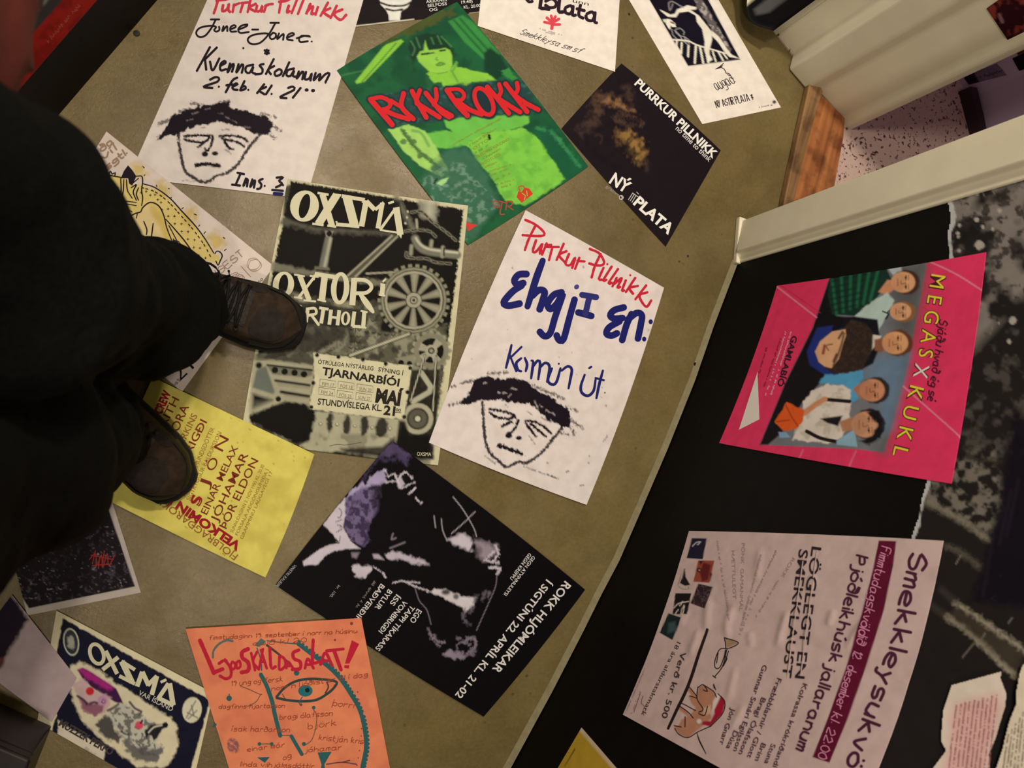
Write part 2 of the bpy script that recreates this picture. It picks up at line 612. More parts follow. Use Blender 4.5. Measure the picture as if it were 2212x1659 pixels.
BLACK = flat('black_wall_paint', (8, 7, 7), 0.6, 0.12, noise=0.25, scale=30, bump=0.08)
CREAM = flat('cream_gloss_paint', (240, 218, 178), 0.35, 0.4, noise=0.04, scale=14, bump=0.03)
def prism(name, base, z0, z1, mats, parent=None, bevel=0.0):
    """upright solid over a closed outline on the floor (world xy)"""
    n = len(base)
    v = [(x, y, z0) for x, y in base] + [(x, y, z1) for x, y in base]
    f = [tuple(range(n))[::-1], tuple(range(n, 2 * n))] + [(i, (i + 1) % n, n + (i + 1) % n, n + i) for i in range(n)]
    o = link(name, v, f, mats, parent)
    if bevel:
        b = o.modifiers.new('bevel', 'BEVEL')
        b.width = bevel
        b.segments = 3
    return o
def fpx(L):
    return [tuple(p[:2]) for p in on_floor(L)]
CEIL = 2.42
# right wall: solid behind its base line
b = RIGHT.b
away = np.array([np.hypot(0, 0)])
nr = []
for i in range(len(b)):
    e = b[min(i + 1, len(b) - 1)] - b[max(i - 1, 0)]
    nr.append(np.array([e[1], -e[0]]) / np.hypot(*e))
back = [tuple(p + n * 0.11) for p, n in zip(b, nr)]
o = prism('wall_right', [tuple(p) for p in b] + back[::-1], 0, CEIL, [BLACK])
struct(o, 'black painted wall carrying two posters')
# white casing of the doorway, standing proud of the black wall's end
e = (b[-1] - b[-2]) / np.hypot(*(b[-1] - b[-2]))
n = np.array([e[1], -e[0]])
q0 = b[-1] - e * 0.004
q1 = on_floor([(1609, 484)])[0, :2]
en = (q1 - q0) / np.hypot(*(q1 - q0))
nn = np.array([en[1], -en[0]])
o = prism('trim_1', [tuple(q0 - nn * 0.004), tuple(q0 + en * 0.016 - nn * 0.004), tuple(q0 + en * 0.019 - nn * 0.016), tuple(q1 - nn * 0.016), tuple(q1 + nn * 0.13), tuple(q0 + nn * 0.13)], 0.012, CEIL, [CREAM], bevel=0.003)
struct(o, 'cream door casing at the end of the black wall')
o = prism('trim_2', [tuple(q0 - e * 0.002 - nn * 0.010), tuple(q1 + en * 0.006 - nn * 0.024), tuple(q1 + en * 0.006 + nn * 0.13), tuple(q0 + nn * 0.13)], 0, 0.014, [CREAM], bevel=0.003)
struct(o, 'low plinth block under the cream door casing')
# pale mortar fillet where floor meets black wall
MORT = flat('mortar', (126, 112, 76), 0.6, 0.3, noise=0.12, scale=60, bump=0.3)
nb = [tuple(p - k * 0.013) for p, k in zip(b, nr)]
v = [(x, y, 0.0003) for x, y in nb] + [(x, y, 0.006) for x, y in [tuple(p - k * 0.002) for p, k in zip(b, nr)]]
m_ = len(nb)
o = link('baseboard_right', v, [(i, i + 1, m_ + i + 1, m_ + i) for i in range(m_ - 1)], [MORT])
struct(o, 'thin mortar fillet along the foot of the black wall')
# far side of the doorway: corner of cream casings, then the north wall
far = fpx([(1679, 79), (1711, 116), (1702, 150), (1738, 192), (1764, 197), (1819, 258), (1822, 276)])
dirv = np.array(far[-2]) - np.array(far[0])
out = nn * 0.30
far2 = [tuple(np.array(far[-1]) + nn * 0.02), tuple(np.array(far[-1]) + en * 0.5 + nn * 0.1), tuple(np.array(far[0]) + en * 0.45), tuple(np.array(far[0]) + en * 0.02)]
o = prism('trim_3', far + far2, 0, CEIL, [CREAM], bevel=0.006)
struct(o, 'stepped cream door casing on the far side of the opening')
nwall = fpx([(1676, 76), (1560, -110), (1400, -330)])
nn2 = np.array([0.10, 0.06])
o = prism('wall_back', nwall + [tuple(np.array(p) + nn2) for p in nwall[::-1]], 0, CEIL, [CREAM])
struct(o, 'cream wall beyond the leaping figure poster')
# threshold boards
def wood(name, a, bb, ang):
    m = bpy.data.materials.new(name)
    t, bs = nt(m)
    N, L = t.nodes.new, t.links.new
    tc = N('ShaderNodeTexCoord')
    mp = N('ShaderNodeMapping')
    mp.vector_type = 'TEXTURE'
    mp.inputs['Rotation'].default_value = (0, 0, ang)
    mp.inputs['Scale'].default_value = (0.3, 0.016, 0.016)
    nz = N('ShaderNodeTexNoise')
    nz.inputs['Scale'].default_value = 1.2
    nz.inputs['Detail'].default_value = 8
    n2 = N('ShaderNodeTexNoise')
    n2.inputs['Scale'].default_value = 22
    n2.inputs['Detail'].default_value = 7
    L(tc.outputs['Object'], mp.inputs[0]); L(mp.outputs[0], nz.inputs['Vector']); L(tc.outputs['Object'], n2.inputs['Vector'])
    r = N('ShaderNodeValToRGB')
    r.color_ramp.elements[0].position = 0.3
    r.color_ramp.elements[1].position = 0.7
    r.color_ramp.elements[0].color = (*alb(a), 1)
    r.color_ramp.elements[1].color = (*alb(bb), 1)
    r2 = N('ShaderNodeValToRGB')
    r2.color_ramp.elements[0].position = 0.36
    r2.color_ramp.elements[1].position = 0.52
    r2.color_ramp.elements[0].color = (0.28, 0.22, 0.2, 1)
    r2.color_ramp.elements[1].color = (1, 1, 1, 1)
    x = N('ShaderNodeMix')
    x.data_type = 'RGBA'
    x.blend_type = 'MULTIPLY'
    x.inputs['Factor'].default_value = 0.7
    L(nz.outputs['Fac'], r.inputs[0]); L(n2.outputs['Fac'], r2.inputs[0])
    L(r.outputs[0], x.inputs[6]); L(r2.outputs[0], x.inputs[7]); L(x.outputs[2], bs.inputs['Base Color'])
    bs.inputs['Roughness'].default_value = 0.5
    return m
ta, tb = on_floor([(1745, 188)])[0, :2], on_floor([(1660, 500)])[0, :2]
ang = math.atan2(*(tb - ta)[::-1])
thr = empty('door_threshold', (*ta, 0))
def local(o, root):
    o.parent = root
    o.matrix_parent_inverse = Matrix.Translation(root.location).inverted()
    return o
rail = fpx([(1737, 186), (1760, 194), (1766, 204), (1745, 270), (1712, 400), (1690, 500), (1664, 520), (1690, 400), (1718, 270)])
o = local(prism('rail', rail, 0, 0.018, [wood('worn_oak', (106, 72, 40), (168, 124, 74), ang)], None, 0.003), thr)
bd = fpx([(1766, 204), (1819, 258), (1816, 300), (1790, 440), (1770, 520), (1690, 505), (1712, 400), (1745, 270)])
o = local(prism('board', bd, 0, 0.009, [wood('stained_board', (140, 76, 36), (190, 118, 60), ang)], None, 0.002), thr)
tag(thr, 'scuffed orange-brown wooden threshold between the cream door casings', 'threshold')
# cubicle: terrazzo floor, back wall, dark skirting
def terrazzo():
    m = bpy.data.materials.new('terrazzo')
    t, bs = nt(m)
    N, L = t.nodes.new, t.links.new
    tc = N('ShaderNodeTexCoord')
    vo = N('ShaderNodeTexVoronoi')
    vo.inputs['Scale'].default_value = 75
    nz = N('ShaderNodeTexNoise')
    nz.inputs['Scale'].default_value = 135
    L(tc.outputs['Object'], vo.inputs['Vector']); L(tc.outputs['Object'], nz.inputs['Vector'])
    r = N('ShaderNodeValToRGB')
    r.color_ramp.elements[0].position = 0.34
    r.color_ramp.elements[1].position = 0.42
    r.color_ramp.elements[0].color = (*alb((86, 58, 50)), 1)
    r.color_ramp.elements[1].color = (*alb((206, 170, 146)), 1)
    L(nz.outputs['Fac'], r.inputs[0])
    L(r.outputs[0], bs.inputs['Base Color'])
    bs.inputs['Roughness'].default_value = 0.4
    return m
cub = fpx([(1819, 262), (1816, 300), (1770, 520), (1700, 620)])
fl2 = [tuple(far[0]), cub[0], cub[1], cub[2], cub[3], tuple(np.array(cub[3]) + nn * 1.0), tuple(np.array(far[0]) + nn * 1.0 + en * .3)]
o = prism('floor_2', fl2, -0.03, 0.004, [terrazzo()])
struct(o, 'speckled terrazzo floor inside the cubicle')
LILAC = flat('lilac_wall_paint', (205, 176, 190), 0.5, 0.3, noise=0.05, scale=12)
bw = fpx([(2044, 120), (2088, 215), (2108, 330), (2105, 480)])
o = prism('wall_far', bw + [tuple(np.array(p) + (0.08, 0.0)) for p in bw[::-1]], 0, CEIL, [LILAC])
struct(o, 'pale wall at the back of the cubicle')
SK = flat('dark_skirting', (58, 34, 40), 0.45)
kb = fpx([(2067, 200), (2094, 305), (2096, 480)])
o = prism('baseboard_far', kb + [tuple(np.array(p) + (0.02, 0)) for p in kb[::-1]], 0, 0.035, [SK])
struct(o, 'dark skirting strip along the foot of the cubicle wall')
# left wall
lb = LEFT.b
ln = []
for i in range(len(lb)):
    e_ = lb[min(i + 1, len(lb) - 1)] - lb[max(i - 1, 0)]
    ln.append(np.array([e_[1], -e_[0]]) / np.hypot(*e_))
sg = 1 if ln[1] @ lb[1] > 0 else -1
o = prism('wall_left', [tuple(p) for p in lb] + [tuple(p + k * 0.1 * sg) for p, k in zip(lb, ln)][::-1], 0, CEIL, [BLACK])
struct(o, 'black painted wall behind the person')
# ceiling, closing the room above the camera
o = link('ceiling', [(x, y, CEIL) for x, y in ((-2.6, -2.4), (2.6, -2.4), (2.6, 2.6), (-2.6, 2.6))], [(3, 2, 1, 0)], [flat('ceiling_paint', (120, 100, 80), 0.8)])
struct(o, 'dim painted ceiling with the spotlights')

# two dark plug heads sunk in the floor paint
for (x_, y_), r_, t_ in (((295, 72), .0052, 'small black screw head in the floor near the black wall at the upper left'), ((1502, 787), .0042, 'small black screw head at the foot of the wall beside the pink poster')):
    c_ = on_floor([(x_, y_)])[0]
    o = link('screw_head', [(c_[0] + r_ * k * math.cos(a), c_[1] + r_ * k * math.sin(a), h_) for k, h_ in ((1, .0002), (.9, .0016), (.35, .0018)) for a in np.linspace(0, 2 * math.pi, 14, endpoint=False)],
             [(j * 14 + i, j * 14 + (i + 1) % 14, (j + 1) * 14 + (i + 1) % 14, (j + 1) * 14 + i) for j in range(2) for i in range(14)] + [tuple(range(28, 42))], [flat('black_metal', (14, 12, 11), 0.5)])
    tag(o, t_, 'screw')
# ------------------------------------------------------------------ posters on the floor
NAVY = (24, 24, 78)
RED = (196, 36, 52)
# -- hand-lettered sheet, top left
z = Z(280, 0, .27125)
p = Sheet('poster', 'white hand-lettered poster of a brushed face ending in "Inns. 3."', [(474, -60), (802, -60), (662, 429), (278, 383)], level=2, base=(226, 206, 186))
face = z("225,1105 300,1000 330,930 430,880 600,835 700,825 790,810 800,860 950,890 1060,920 1130,960 1150,1010 1090,1075 980,1055 870,1010 740,975 600,990 480,1020 370,1070 300,1085")
p.poly(face, INK, 2, 1, rough=5, rf=.14)
p.brush(z('600,870 640,862|500,905 545,895|700,900 740,905|820,960 850,975|900,1010 960,1015|450,960 500,950|760,930 800,950'), 2, (150, 132, 128), 2, .6, rough=2)
p.brush(z("290,1060 225,1110|330,950 235,990|790,810 720,815|1050,900 1160,935|1090,960 1200,1040|1080,1040 1150,1100|560,830 500,825|480,870 400,890"), 7, INK, 3, .75, rough=4, dry=.4)
p.brush(z("385,1060 395,1160 415,1270 445,1370 520,1420 580,1450 640,1440 690,1400 780,1375 860,1310 920,1220 970,1150 1040,1070"), 6.5, INK, 2, .95, rough=2, dry=.28)
p.brush(z("435,1085 520,1080 640,1078|435,1110 500,1125 600,1130 640,1085|600,1130 545,1172|662,1085 655,1140 625,1195 600,1185|715,1085 800,1080 900,1095 940,1128|740,1100 770,1150 800,1185 830,1190|760,1110 850,1130 910,1165"), 5.5, INK, 2, 1, rough=2)
p.brush(z("530,1315 620,1308 715,1322"), 8, INK, 2, 1, rough=2)
p.dot(z.pt(600, 1227), 7, INK, 2, ry=6).dot(z.pt(680, 1222), 7, INK, 2, ry=4.5)
p.brush(z("760,1190 810,1225|420,1440 560,1445|560,1020 600,1015|730,1035 790,1030"), 3, (90, 75, 80), 2, .6, rough=2, dry=.4)
R1 = (200, 52, 66)
p.line('title', z("715,-45 690,50 670,108|690,5 780,-8 800,-40|745,40 738,88 775,75 790,30 787,80 800,95|832,35 820,98|828,45 875,25|905,22 882,98|890,25 950,18|965,-10 940,98|1005,30 955,60 1000,92|1015,45 1008,88 1040,85 1058,45 1050,95|1088,40 1070,96|1080,50 1110,35 1140,32|1215,-45 1190,102|1190,15 1260,2 1290,-30|1268,45 1252,100 1275,88|1340,-20 1290,106|1390,-15 1340,112|1440,30 1405,115 1420,85 1460,50 1448,112 1470,105|1500,55 1480,118|1580,20 1520,128|1600,65 1545,95 1590,132|1650,45 1600,145|1695,75 1628,110 1680,158 1725,118"), 6, R1, jit=.2)
p.line('lettering', z("645,155 715,155|685,158 650,225 600,285 550,292 530,260 560,222 640,205 690,215 672,238 690,252 715,238 712,212|748,208 738,250 775,207 778,248|800,235 845,215 835,200 805,215 805,250 850,250|870,235 925,212 940,195 890,205 865,235 880,262 950,255|975,235 1025,235|1120,182 1190,182|1160,185 1110,270 1040,340 970,350 940,315 980,280 1080,265 1120,280|1140,262 1115,290 1130,312 1160,300 1165,270 1140,260|1190,265 1175,312 1225,270 1222,318|1255,300 1310,275 1295,262 1260,280 1255,312 1300,322|1330,305 1400,285 1440,292 1370,285 1350,310 1360,335 1420,328|1450,330 1450,331"), 4.3, INK)
p.line('lettering', z("640,375 535,565|695,378 595,478|600,470 610,556|640,490 662,560 715,465|720,525 765,500 755,485 725,510 725,560 770,550|800,505 780,578 820,510 830,520 815,572|868,510 850,578 895,512 905,530 893,580|985,515 930,530 925,570 955,580 985,530 975,575 1000,585|1068,510 1035,520 1058,550 1050,585 1000,592|1148,470 1085,590|1152,525 1105,555 1125,592|1190,550 1155,575 1165,605 1205,590 1210,560 1188,550|1272,495 1220,607|1310,545 1260,560 1250,600 1280,605 1310,560 1300,605 1325,610|1348,568 1330,626 1375,570 1385,585 1375,632|1405,572 1395,630 1430,625 1450,585 1440,642|1482,580 1465,640 1510,592 1520,598 1508,642 1560,590 1592,585 1560,655|1560,657 1561,657"), 5.2, INK)
p.line('lettering', z("640,635 680,615 710,620 700,650 590,690 660,700|710,690 711,691|858,618 820,640 765,735|770,680 820,672|820,690 860,670 845,665 820,685 825,710 860,715|915,645 880,718|885,700 915,685 925,705 885,720|945,715 946,715|1072,670 1015,742|1088,692 1035,720 1075,752|1132,680 1085,752|1130,748 1131,748|1262,700 1300,690 1310,715 1200,772 1250,782|1362,700 1300,778|1075,400 1110,425|1078,425 1108,402|1093,395 1093,432|905,383 906,383"), 5.2, INK)
p.fill('lettering', [ellipse(z.pt(1410, 716), 4.4, 3.6), ellipse(z.pt(1461, 721), 4.4, 3.8)], INK)
p.line('lettering', z("858,1375 912,1387|885,1380 845,1470|815,1470 880,1478|927,1420 905,1482 940,1425 935,1485|978,1428 960,1490 998,1435 990,1495|1060,1425 1030,1440 1050,1470 1040,1500 1015,1505|1075,1480 1076,1480|1170,1415 1222,1412 1190,1440 1215,1465 1165,1492|1222,1475 1223,1475|1135,1512 1222,1520"), 5.2, INK)
p.line('lettering', z("1150,1540 1215,1545"), 7, NAVY)
POSTER_A = p

# -- engine poster in the middle
z = Z(520, 380, .27125)
y = Z(500, 700, .22604)
CR, DK, GR, LG = (206, 192, 148), (17, 15, 12), (112, 104, 82), (166, 156, 124)
p = Sheet('poster', 'large black and cream drawn poster of gears, piston and chains, under the left boot toe', [(622, 386), (1011, 444), (946, 1005), (518, 950)], level=4, base=CR, bow=[(0, 2), (3, 0), (0, 3), (-2, 0)])
p.poly(z("400,42 1772,268 1700,950 1600,1659 1470,2350 80,2120 95,1900 130,1450 230,900"), DK, 3, 1, rough=3, rf=.3)
full = z("400,42 1772,268 1600,1659 1500,2320 90,2080 230,900")
p.poly(z("330,318 600,395 1280,452 1270,475 600,445 310,382"), (92, 86, 70), 12, .9, rough=6)
p.poly(z("250,695 800,790 1150,830 1130,880 850,838 240,752"), (124, 116, 92), 6, .9, rough=4)
p.poly(z("1410,185 1570,215 1558,365 1430,335"), (150, 142, 116), 10, .9, rough=5).poly(z("1470,195 1530,205 1530,330 1480,330"), (192, 184, 152), 14, .7)
p.brush(z("1240,175 1380,430"), 12, (110, 104, 84), 8, .9, rough=3)
p.poly(z("672,438 740,440 715,490 680,488"), (150, 142, 114), 3).dot(z.pt(705, 460), 6, DK)
p.poly(z("672,490 728,492 690,730 622,728"), (112, 108, 88), 4).brush(z("715,500 668,722"), 6, (178, 170, 140), 5, .9).poly(z("590,720 705,730 710,752 585,742"), GR, 3)
p.poly(z("1200,470 1258,478 930,802 840,795"), (84, 78, 60), 3).brush(z("1205,476 855,792|1250,480 915,800"), 4, (160, 150, 120), 2)
p.brush(z("1000,778 1250,765"), 4, (160, 150, 120), 2)
low = z("230,900 760,1000 1130,1000 1100,1250 1400,1250 1640,1180 1600,1659 1500,2320 90,2080 130,1430 560,1300")
p.poly(low, (92, 86, 66), 10, .95, rough=6)
p.grain(low, (156, 148, 116), .045, .46, .62, .75, 8)
p.grain(low, (44, 40, 32), .06, .52, .66, .7, 8, seed=9)
p.poly(z("210,1180 560,1180 850,1210 860,1400 600,1420 300,1440"), (48, 44, 36), 25, .8, rough=8)
p.brush(z("855,1210 840,1320 740,1400|640,1400 780,1330"), 8, (150, 142, 112), 8, .7, rough=4)
p.brush(z("600,1390 680,1330|860,1215 880,1300"), 10, (40, 36, 30), 8, .8)
for q in "885,1220 945,1222 1005,1240 1060,1245 1110,1255 1160,1262 1215,1265 885,1270 940,1275 885,1315 935,1320 880,1365 925,1372 1055,1150".split():
    a, b_ = map(float, q.split(','))
    p.brush([np.array([z.pt(a - 14, b_), z.pt(a, b_ + 10), z.pt(a + 14, b_)])], 2.6, (40, 36, 28), 1.5)
p.brush(z("915,1200 905,1400"), 2, (60, 54, 42), 1.5)
# chains and elbow pipe
for W in z("1360,290 1440,285 1530,370 1640,450 1730,530|1310,440 1400,430 1500,440 1560,490|1320,610 1330,650 1480,660 1560,690 1720,700"):
    q = smooth_line(W, 3)
    for i in range(0, len(q) - 3, 5):
        p.brush([q[i:i + 4]], 7, (120, 112, 88), 2).brush([q[i:i + 4]], 2.4, DK, 1.5)
p.brush(z("1390,500 1420,560 1500,600 1725,630"), 17, (120, 114, 92), 5).brush(z("1395,495 1430,545 1510,585 1725,612"), 5, (196, 188, 156), 4)
p.brush(z("1610,570 1605,640|1360,560 1355,620|1520,520 1515,560"), 8, (150, 142, 112), 4).brush(z("1620,575 1618,635"), 3, DK, 2)
p.brush(z("1400,350 1405,410"), 5, LG, 3)
for q in "1330,285 1312,378 1325,330".split():
    p.dot(z.pt(*map(float, q.split(','))), 2.4, CR)
# big gear
g = z.pt(1378, 990)
for k in range(30):
    a_ = k * 2 * math.pi / 30
    u_ = np.array((math.cos(a_), math.sin(a_)))
    v_ = np.array((-u_[1], u_[0]))
    p.poly(np.array([g + u_ * 68 - v_ * 4.5, g + u_ * 78 - v_ * 4, g + u_ * 78 + v_ * 4, g + u_ * 68 + v_ * 4.5]), (140, 132, 102), 2)
p.dot(g, 72, (74, 68, 54), 3).dot(g, 70, (150, 142, 112), 3).dot(g, 66, (60, 56, 44), 3).dot(g, 63, (170, 160, 128), 3).dot(g, 58, DK, 3)
for k in range(10):
    a_ = math.radians(k * 36 + 20)
    u_ = np.array((math.cos(a_), math.sin(a_)))
    v_ = np.array((-u_[1], u_[0]))
    p.poly(np.array([g + u_ * 15 - v_ * 3.5, g + u_ * 57 - v_ * 9.5, g + u_ * 57 + v_ * 9.5, g + u_ * 15 + v_ * 3.5]), (128, 120, 94), 3)
    p.poly(np.array([g + u_ * 15 - v_ * 1, g + u_ * 57 - v_ * 5, g + u_ * 57 + v_ * 5, g + u_ * 15 + v_ * 1]), (164, 154, 124), 6, .7)
p.dot(g, 18, DK, 2).dot(g, 16.5, (164, 154, 124), 2).dot(g, 9, (70, 64, 50), 2).dot(g, 6.5, (170, 160, 130), 2).dot(g, 3.2, DK, 2)
# rod, small gear, belt, pulley, strut
p.brush(z("1345,1258 870,1432"), 9, (40, 36, 28), 3).brush(z("1340,1258 872,1430"), 5.5, (182, 172, 138), 2)
g = y.pt(1910, 255)
for k in range(16):
    a_ = k * math.pi / 8
    p.dot(g + 39 * np.array((math.cos(a_), math.sin(a_))), 5, (150, 142, 112))
p.dot(g, 38, (132, 124, 98), 3).dot(g, 27, DK, 2)
for a_ in (-160, -50, 60, 140):
    u_ = np.array((math.cos(math.radians(a_)), math.sin(math.radians(a_))))
    v_ = np.array((-u_[1], u_[0]))
    p.poly(np.array([g + u_ * 8 - v_ * 5, g + u_ * 27 - v_ * 9, g + u_ * 27 + v_ * 9, g + u_ * 8 + v_ * 5]), (166, 156, 126), 2)
p.dot(g, 13, (170, 160, 130), 2).dot(g, 7, DK, 2).dot(g, 4, (160, 150, 120), 2)
p.poly(y("1560,330 1740,290 1750,420 1700,400 1640,360"), (140, 132, 104), 4).dot(y.pt(1620, 370), 6, DK).dot(y.pt(1700, 380), 6, DK)
p.poly(y("1720,440 1990,430 1960,940 1870,1240 1600,1240 1580,1050 1640,900 1700,680"), (36, 33, 26), 5, .95)
p.brush(y("1815,465 1905,600 1890,650 1735,740"), 11, (176, 168, 136), 3, curve=False)
p.brush(y("1848,300 1712,735|1957,312 1927,830"), 5, (30, 27, 20), 2, curve=False).brush(y("1846,300 1710,735|1955,312 1925,830"), 2.6, (186, 176, 144), 1.5, curve=False)
g = y.pt(1780, 905)
p.dot(g, 34, (174, 164, 130), 3).dot(g, 24, (50, 45, 36), 3).dot(g, 20, (94, 88, 70), 5).dot(g, 9, (50, 45, 36), 3).dot(g, 6, (198, 188, 156), 3)
# lower left struts
p.poly(y("205,300 330,330 790,390 790,600 740,810 720,770 500,745 190,870 160,840"), (168, 158, 124), 4, .95, rough=3)
p.poly(y("250,300 780,330 780,385 330,335 250,330"), (70, 64, 52), 10, .85)
p.poly(y("240,440 330,400 415,650 395,670 200,605"), (104, 106, 90), 5).dot(y.pt(262, 395), 7, DK, 5)
p.poly(y("205,665 390,725 205,800"), DK, 9).poly(y("230,740 380,735 210,810"), (110, 104, 84), 12, .7)
p.poly(y("335,390 770,440 770,490 700,510 390,480"), (116, 110, 88), 4).brush(y("345,392 770,440"), 4, DK, 3)
for q in "415,440 508,455 603,465 693,480".split():
    p.dot(y.pt(*map(float, q.split(','))), 7, DK, 2)
p.poly(y("415,535 750,578 750,625 450,590"), (150, 140, 108), 4).brush(y("420,540 745,585"), 5, DK, 4)
p.poly(y("470,640 740,680 735,722 510,690"), (150, 140, 108), 4).brush(y("475,648 738,690"), 6, DK, 4)
p.dot(y.pt(448, 716), 6, DK, 2)
p.poly(y("760,820 1640,900 1560,1230 760,1220 650,1160 740,1110"), (176, 166, 130), 6, .95, rough=4)
p.grain(y("800,1050 1540,1050 1540,1230 800,1220"), (110, 102, 80), .05, .5, .65, .6, 8)
p.poly(y("180,870 500,745 720,770 810,830 780,1000 740,1110 640,1150 500,1090 180,940"), (17, 15, 12), 6, 1, rough=5)
for a, b_, rx, ry, t_ in ((940, 945, 7, 22, 4), (1105, 960, 8, 22, 4), (1270, 970, 9, 22, 6), (1432, 985, 14, 21, 6)):
    p.poly(ellipse(y.pt(a, b_), rx, ry, t_), (34, 31, 25), 5, .95, rough=3)
for a, b_ in ((850, 955), (1010, 960), (1178, 975), (1345, 990), (1515, 1000)):
    p.dot(y.pt(a, b_), 4, (110, 102, 80)).dot(y.pt(a, b_ - 3), 2.4, CR)
p.poly(y("1040,1190 1440,1170 1560,1080 1600,1240 1930,1260 1930,1290 1500,1270 1100,1230"), DK, 8, .9)
p.poly(y("1600,920 1660,930 1700,1060 1900,1060 1890,1140 1935,1160 1930,1290 1560,1260"), DK, 6, .95)
plate = y("785,275 1725,400 1700,560 1680,700 1650,905 1500,900 1320,880 1150,865 1000,845 740,815 760,680 790,560")
p.poly(plate, (60, 54, 42), 6).poly(plate, (212, 198, 154), 2, 1, rough=2)
for q in "818,298 1022,315 1256,340 1475,380 1708,420 783,563 1682,650 763,795 1650,887".split():
    p.dot(y.pt(*map(float, q.split(','))), 4.4, DK, 2)
def serif_ring(P, l, c, rx, ry, wx, wy, rgb, rot=0):
    a, b_ = ellipse(c, rx, ry, rot), ellipse(c, rx - wx, ry - wy, rot)
    n_ = len(a)
    P._add(l, np.vstack([a, b_]), [(i, (i + 1) % n_, n_ + (i + 1) % n_, n_ + i) for i in range(n_)], rgb)
CL = (212, 198, 156)
L_ = 'title'
def slab(ts, wd, rgb=CL, P=None, l=L_):
    for W in ts:
        d_ = (W[1] - W[0]) / np.hypot(*(W[1] - W[0]))
        n_ = np.array((-d_[1], d_[0])) * wd / 2
        (P or p).fill(l, np.array([W[0] + n_, W[1] + n_, W[1] - n_, W[0] - n_]), rgb)
p.poly(z("335,310 350,80 420,60 1270,200 1290,500 1200,440 600,410 400,350"), (17, 15, 12), 6, .9)
serif_ring(p, L_, z.pt(508, 240), 31, 34, 20, 7, CL, 14)
slab(z("650,145 728,398"), 13)
slab(z("765,150 618,385"), 17)
slab(z("612,135 700,150|740,148 800,155|570,380 660,392|690,395 760,405"), 5)
slab(z("845,165 905,392"), 19)
slab(z("805,160 980,190|760,385 945,402"), 8)
slab(z("985,175 970,215|760,360 775,400"), 4)
slab(z("1000,195 962,402"), 12)
slab(z("1000,200 1068,270"), 10)
slab(z("1140,212 1070,270"), 7)
slab(z("1128,215 1092,418"), 10)
slab(z("1230,262 1110,430"), 6)
slab(z("1108,430 1250,452"), 4)
slab(z("1238,250 1272,470"), 14)
p.fill(L_, z("1240,440 1290,440 1278,500"), CL)
slab(z("1175,218 1220,205"), 5)
serif_ring(p, L_, z.pt(340, 865), 23, 28, 13, 6, CL, 8)
slab(z("470,795 545,990"), 11)
slab(z("590,800 460,970"), 6)
slab(z("425,785 510,800|550,795 620,805|425,965 490,975|500,990 600,1000"), 4)
slab(z("590,780 748,805"), 9)
slab(z("670,790 645,995"), 14)
slab(z("588,785 582,830|745,805 738,850|610,985 680,1000"), 4)
serif_ring(p, L_, z.pt(792, 895), 20, 35, 12, 8, CL, 4)
slab(z("905,815 888,1030"), 13)
p.line(L_, z("905,825 1000,835 1042,885 1000,930 915,935"), 8, CL)
p.line(L_, z("950,940 1000,1010 1055,1085"), 13, CL, taper=.5)
slab(z("1132,865 1125,950"), 10)
slab(z("1112,860 1150,868|1100,945 1150,955"), 4)
slab(z("1130,845 1155,820"), 4)
p.poly(z("330,990 620,1020 1010,1075 1000,1215 700,1200 430,1160"), (34, 31, 25), 5, .85)
for t_, wd in (("395,1010 460,1030", 3), ("430,1040 500,1160", 8), ("480,1030 440,1110", 5), ("535,1050 520,1165", 8), ("660,1055 640,1175", 8), ("625,1050 700,1062", 6), ("720,1065 705,1185", 8), ("785,1070 770,1190", 8), ("720,1125 780,1130", 5), ("905,1080 890,1200", 8), ("890,1198 955,1200", 6), ("985,1085 975,1205", 9), ("955,1075 1010,1085", 4), ("945,1205 1000,1210", 4)):
    slab(z(t_), wd)
p.line(L_, z("535,1058 590,1055 600,1095 545,1110|565,1110 620,1185"), 6, CL)
serif_ring(p, L_, z.pt(835, 1135), 10, 15, 6, 4, CL, 4)
k_ = (38, 32, 26)
p.type('lettering', 'ÓTRÚLEGA NÝSTÁRLEG', y.pt(825, 378), y.pt(1355, 445), 8.6, k_, .012)
p.type('lettering', 'SÝNING Í', y.pt(1400, 450), y.pt(1640, 492), 9, k_, .012)
p.type('lettering', 'TJARNARBÍÓI', y.pt(862, 482), y.pt(1600, 596), 16, k_, .03)
p.type('lettering', 'MAÍ', y.pt(1372, 742), y.pt(1625, 780), 28, k_, .05)
p.type('lettering', 'STUNDVÍSLEGA KL.', y.pt(822, 768), y.pt(1435, 832), 13, k_, .02)
p.type('lettering', '21', y.pt(1450, 862), y.pt(1560, 876), 19, k_, .04)
p.type('lettering', 'oo', y.pt(1568, 832), y.pt(1618, 838), 9, k_, .02)
p.line('lettering', y("1562,842 1622,848"), 1.2, k_)
for t_, a, b_ in (('FIM 17', 855, 585), ('FÖS 18', 1030, 605), ('SUN 20', 1210, 632), ('FIM 24', 845, 665), ('FÖS 25', 1020, 692), ('SUN 27', 1200, 715)):
    p.type('lettering', t_, y.pt(a + 10, b_), y.pt(a + 125, b_ + 16), 7, (110, 98, 76), 0)
    q = y.pt(a + 67, b_ - 12)
    for s_ in (np.array([(-17, -11), (17, -6), (17, 8), (-18, 4), (-17, -11)]),):
        p.line('lettering', [q + s_], 1, (110, 98, 76), False)
p.type('lettering', 'OXSMA', y.pt(1772, 1258), y.pt(1908, 1262), 8, CL, 0)
p.line('drawing', y("940,1165 1010,1150 1100,1155 1240,1130"), 1.4, (96, 88, 70))

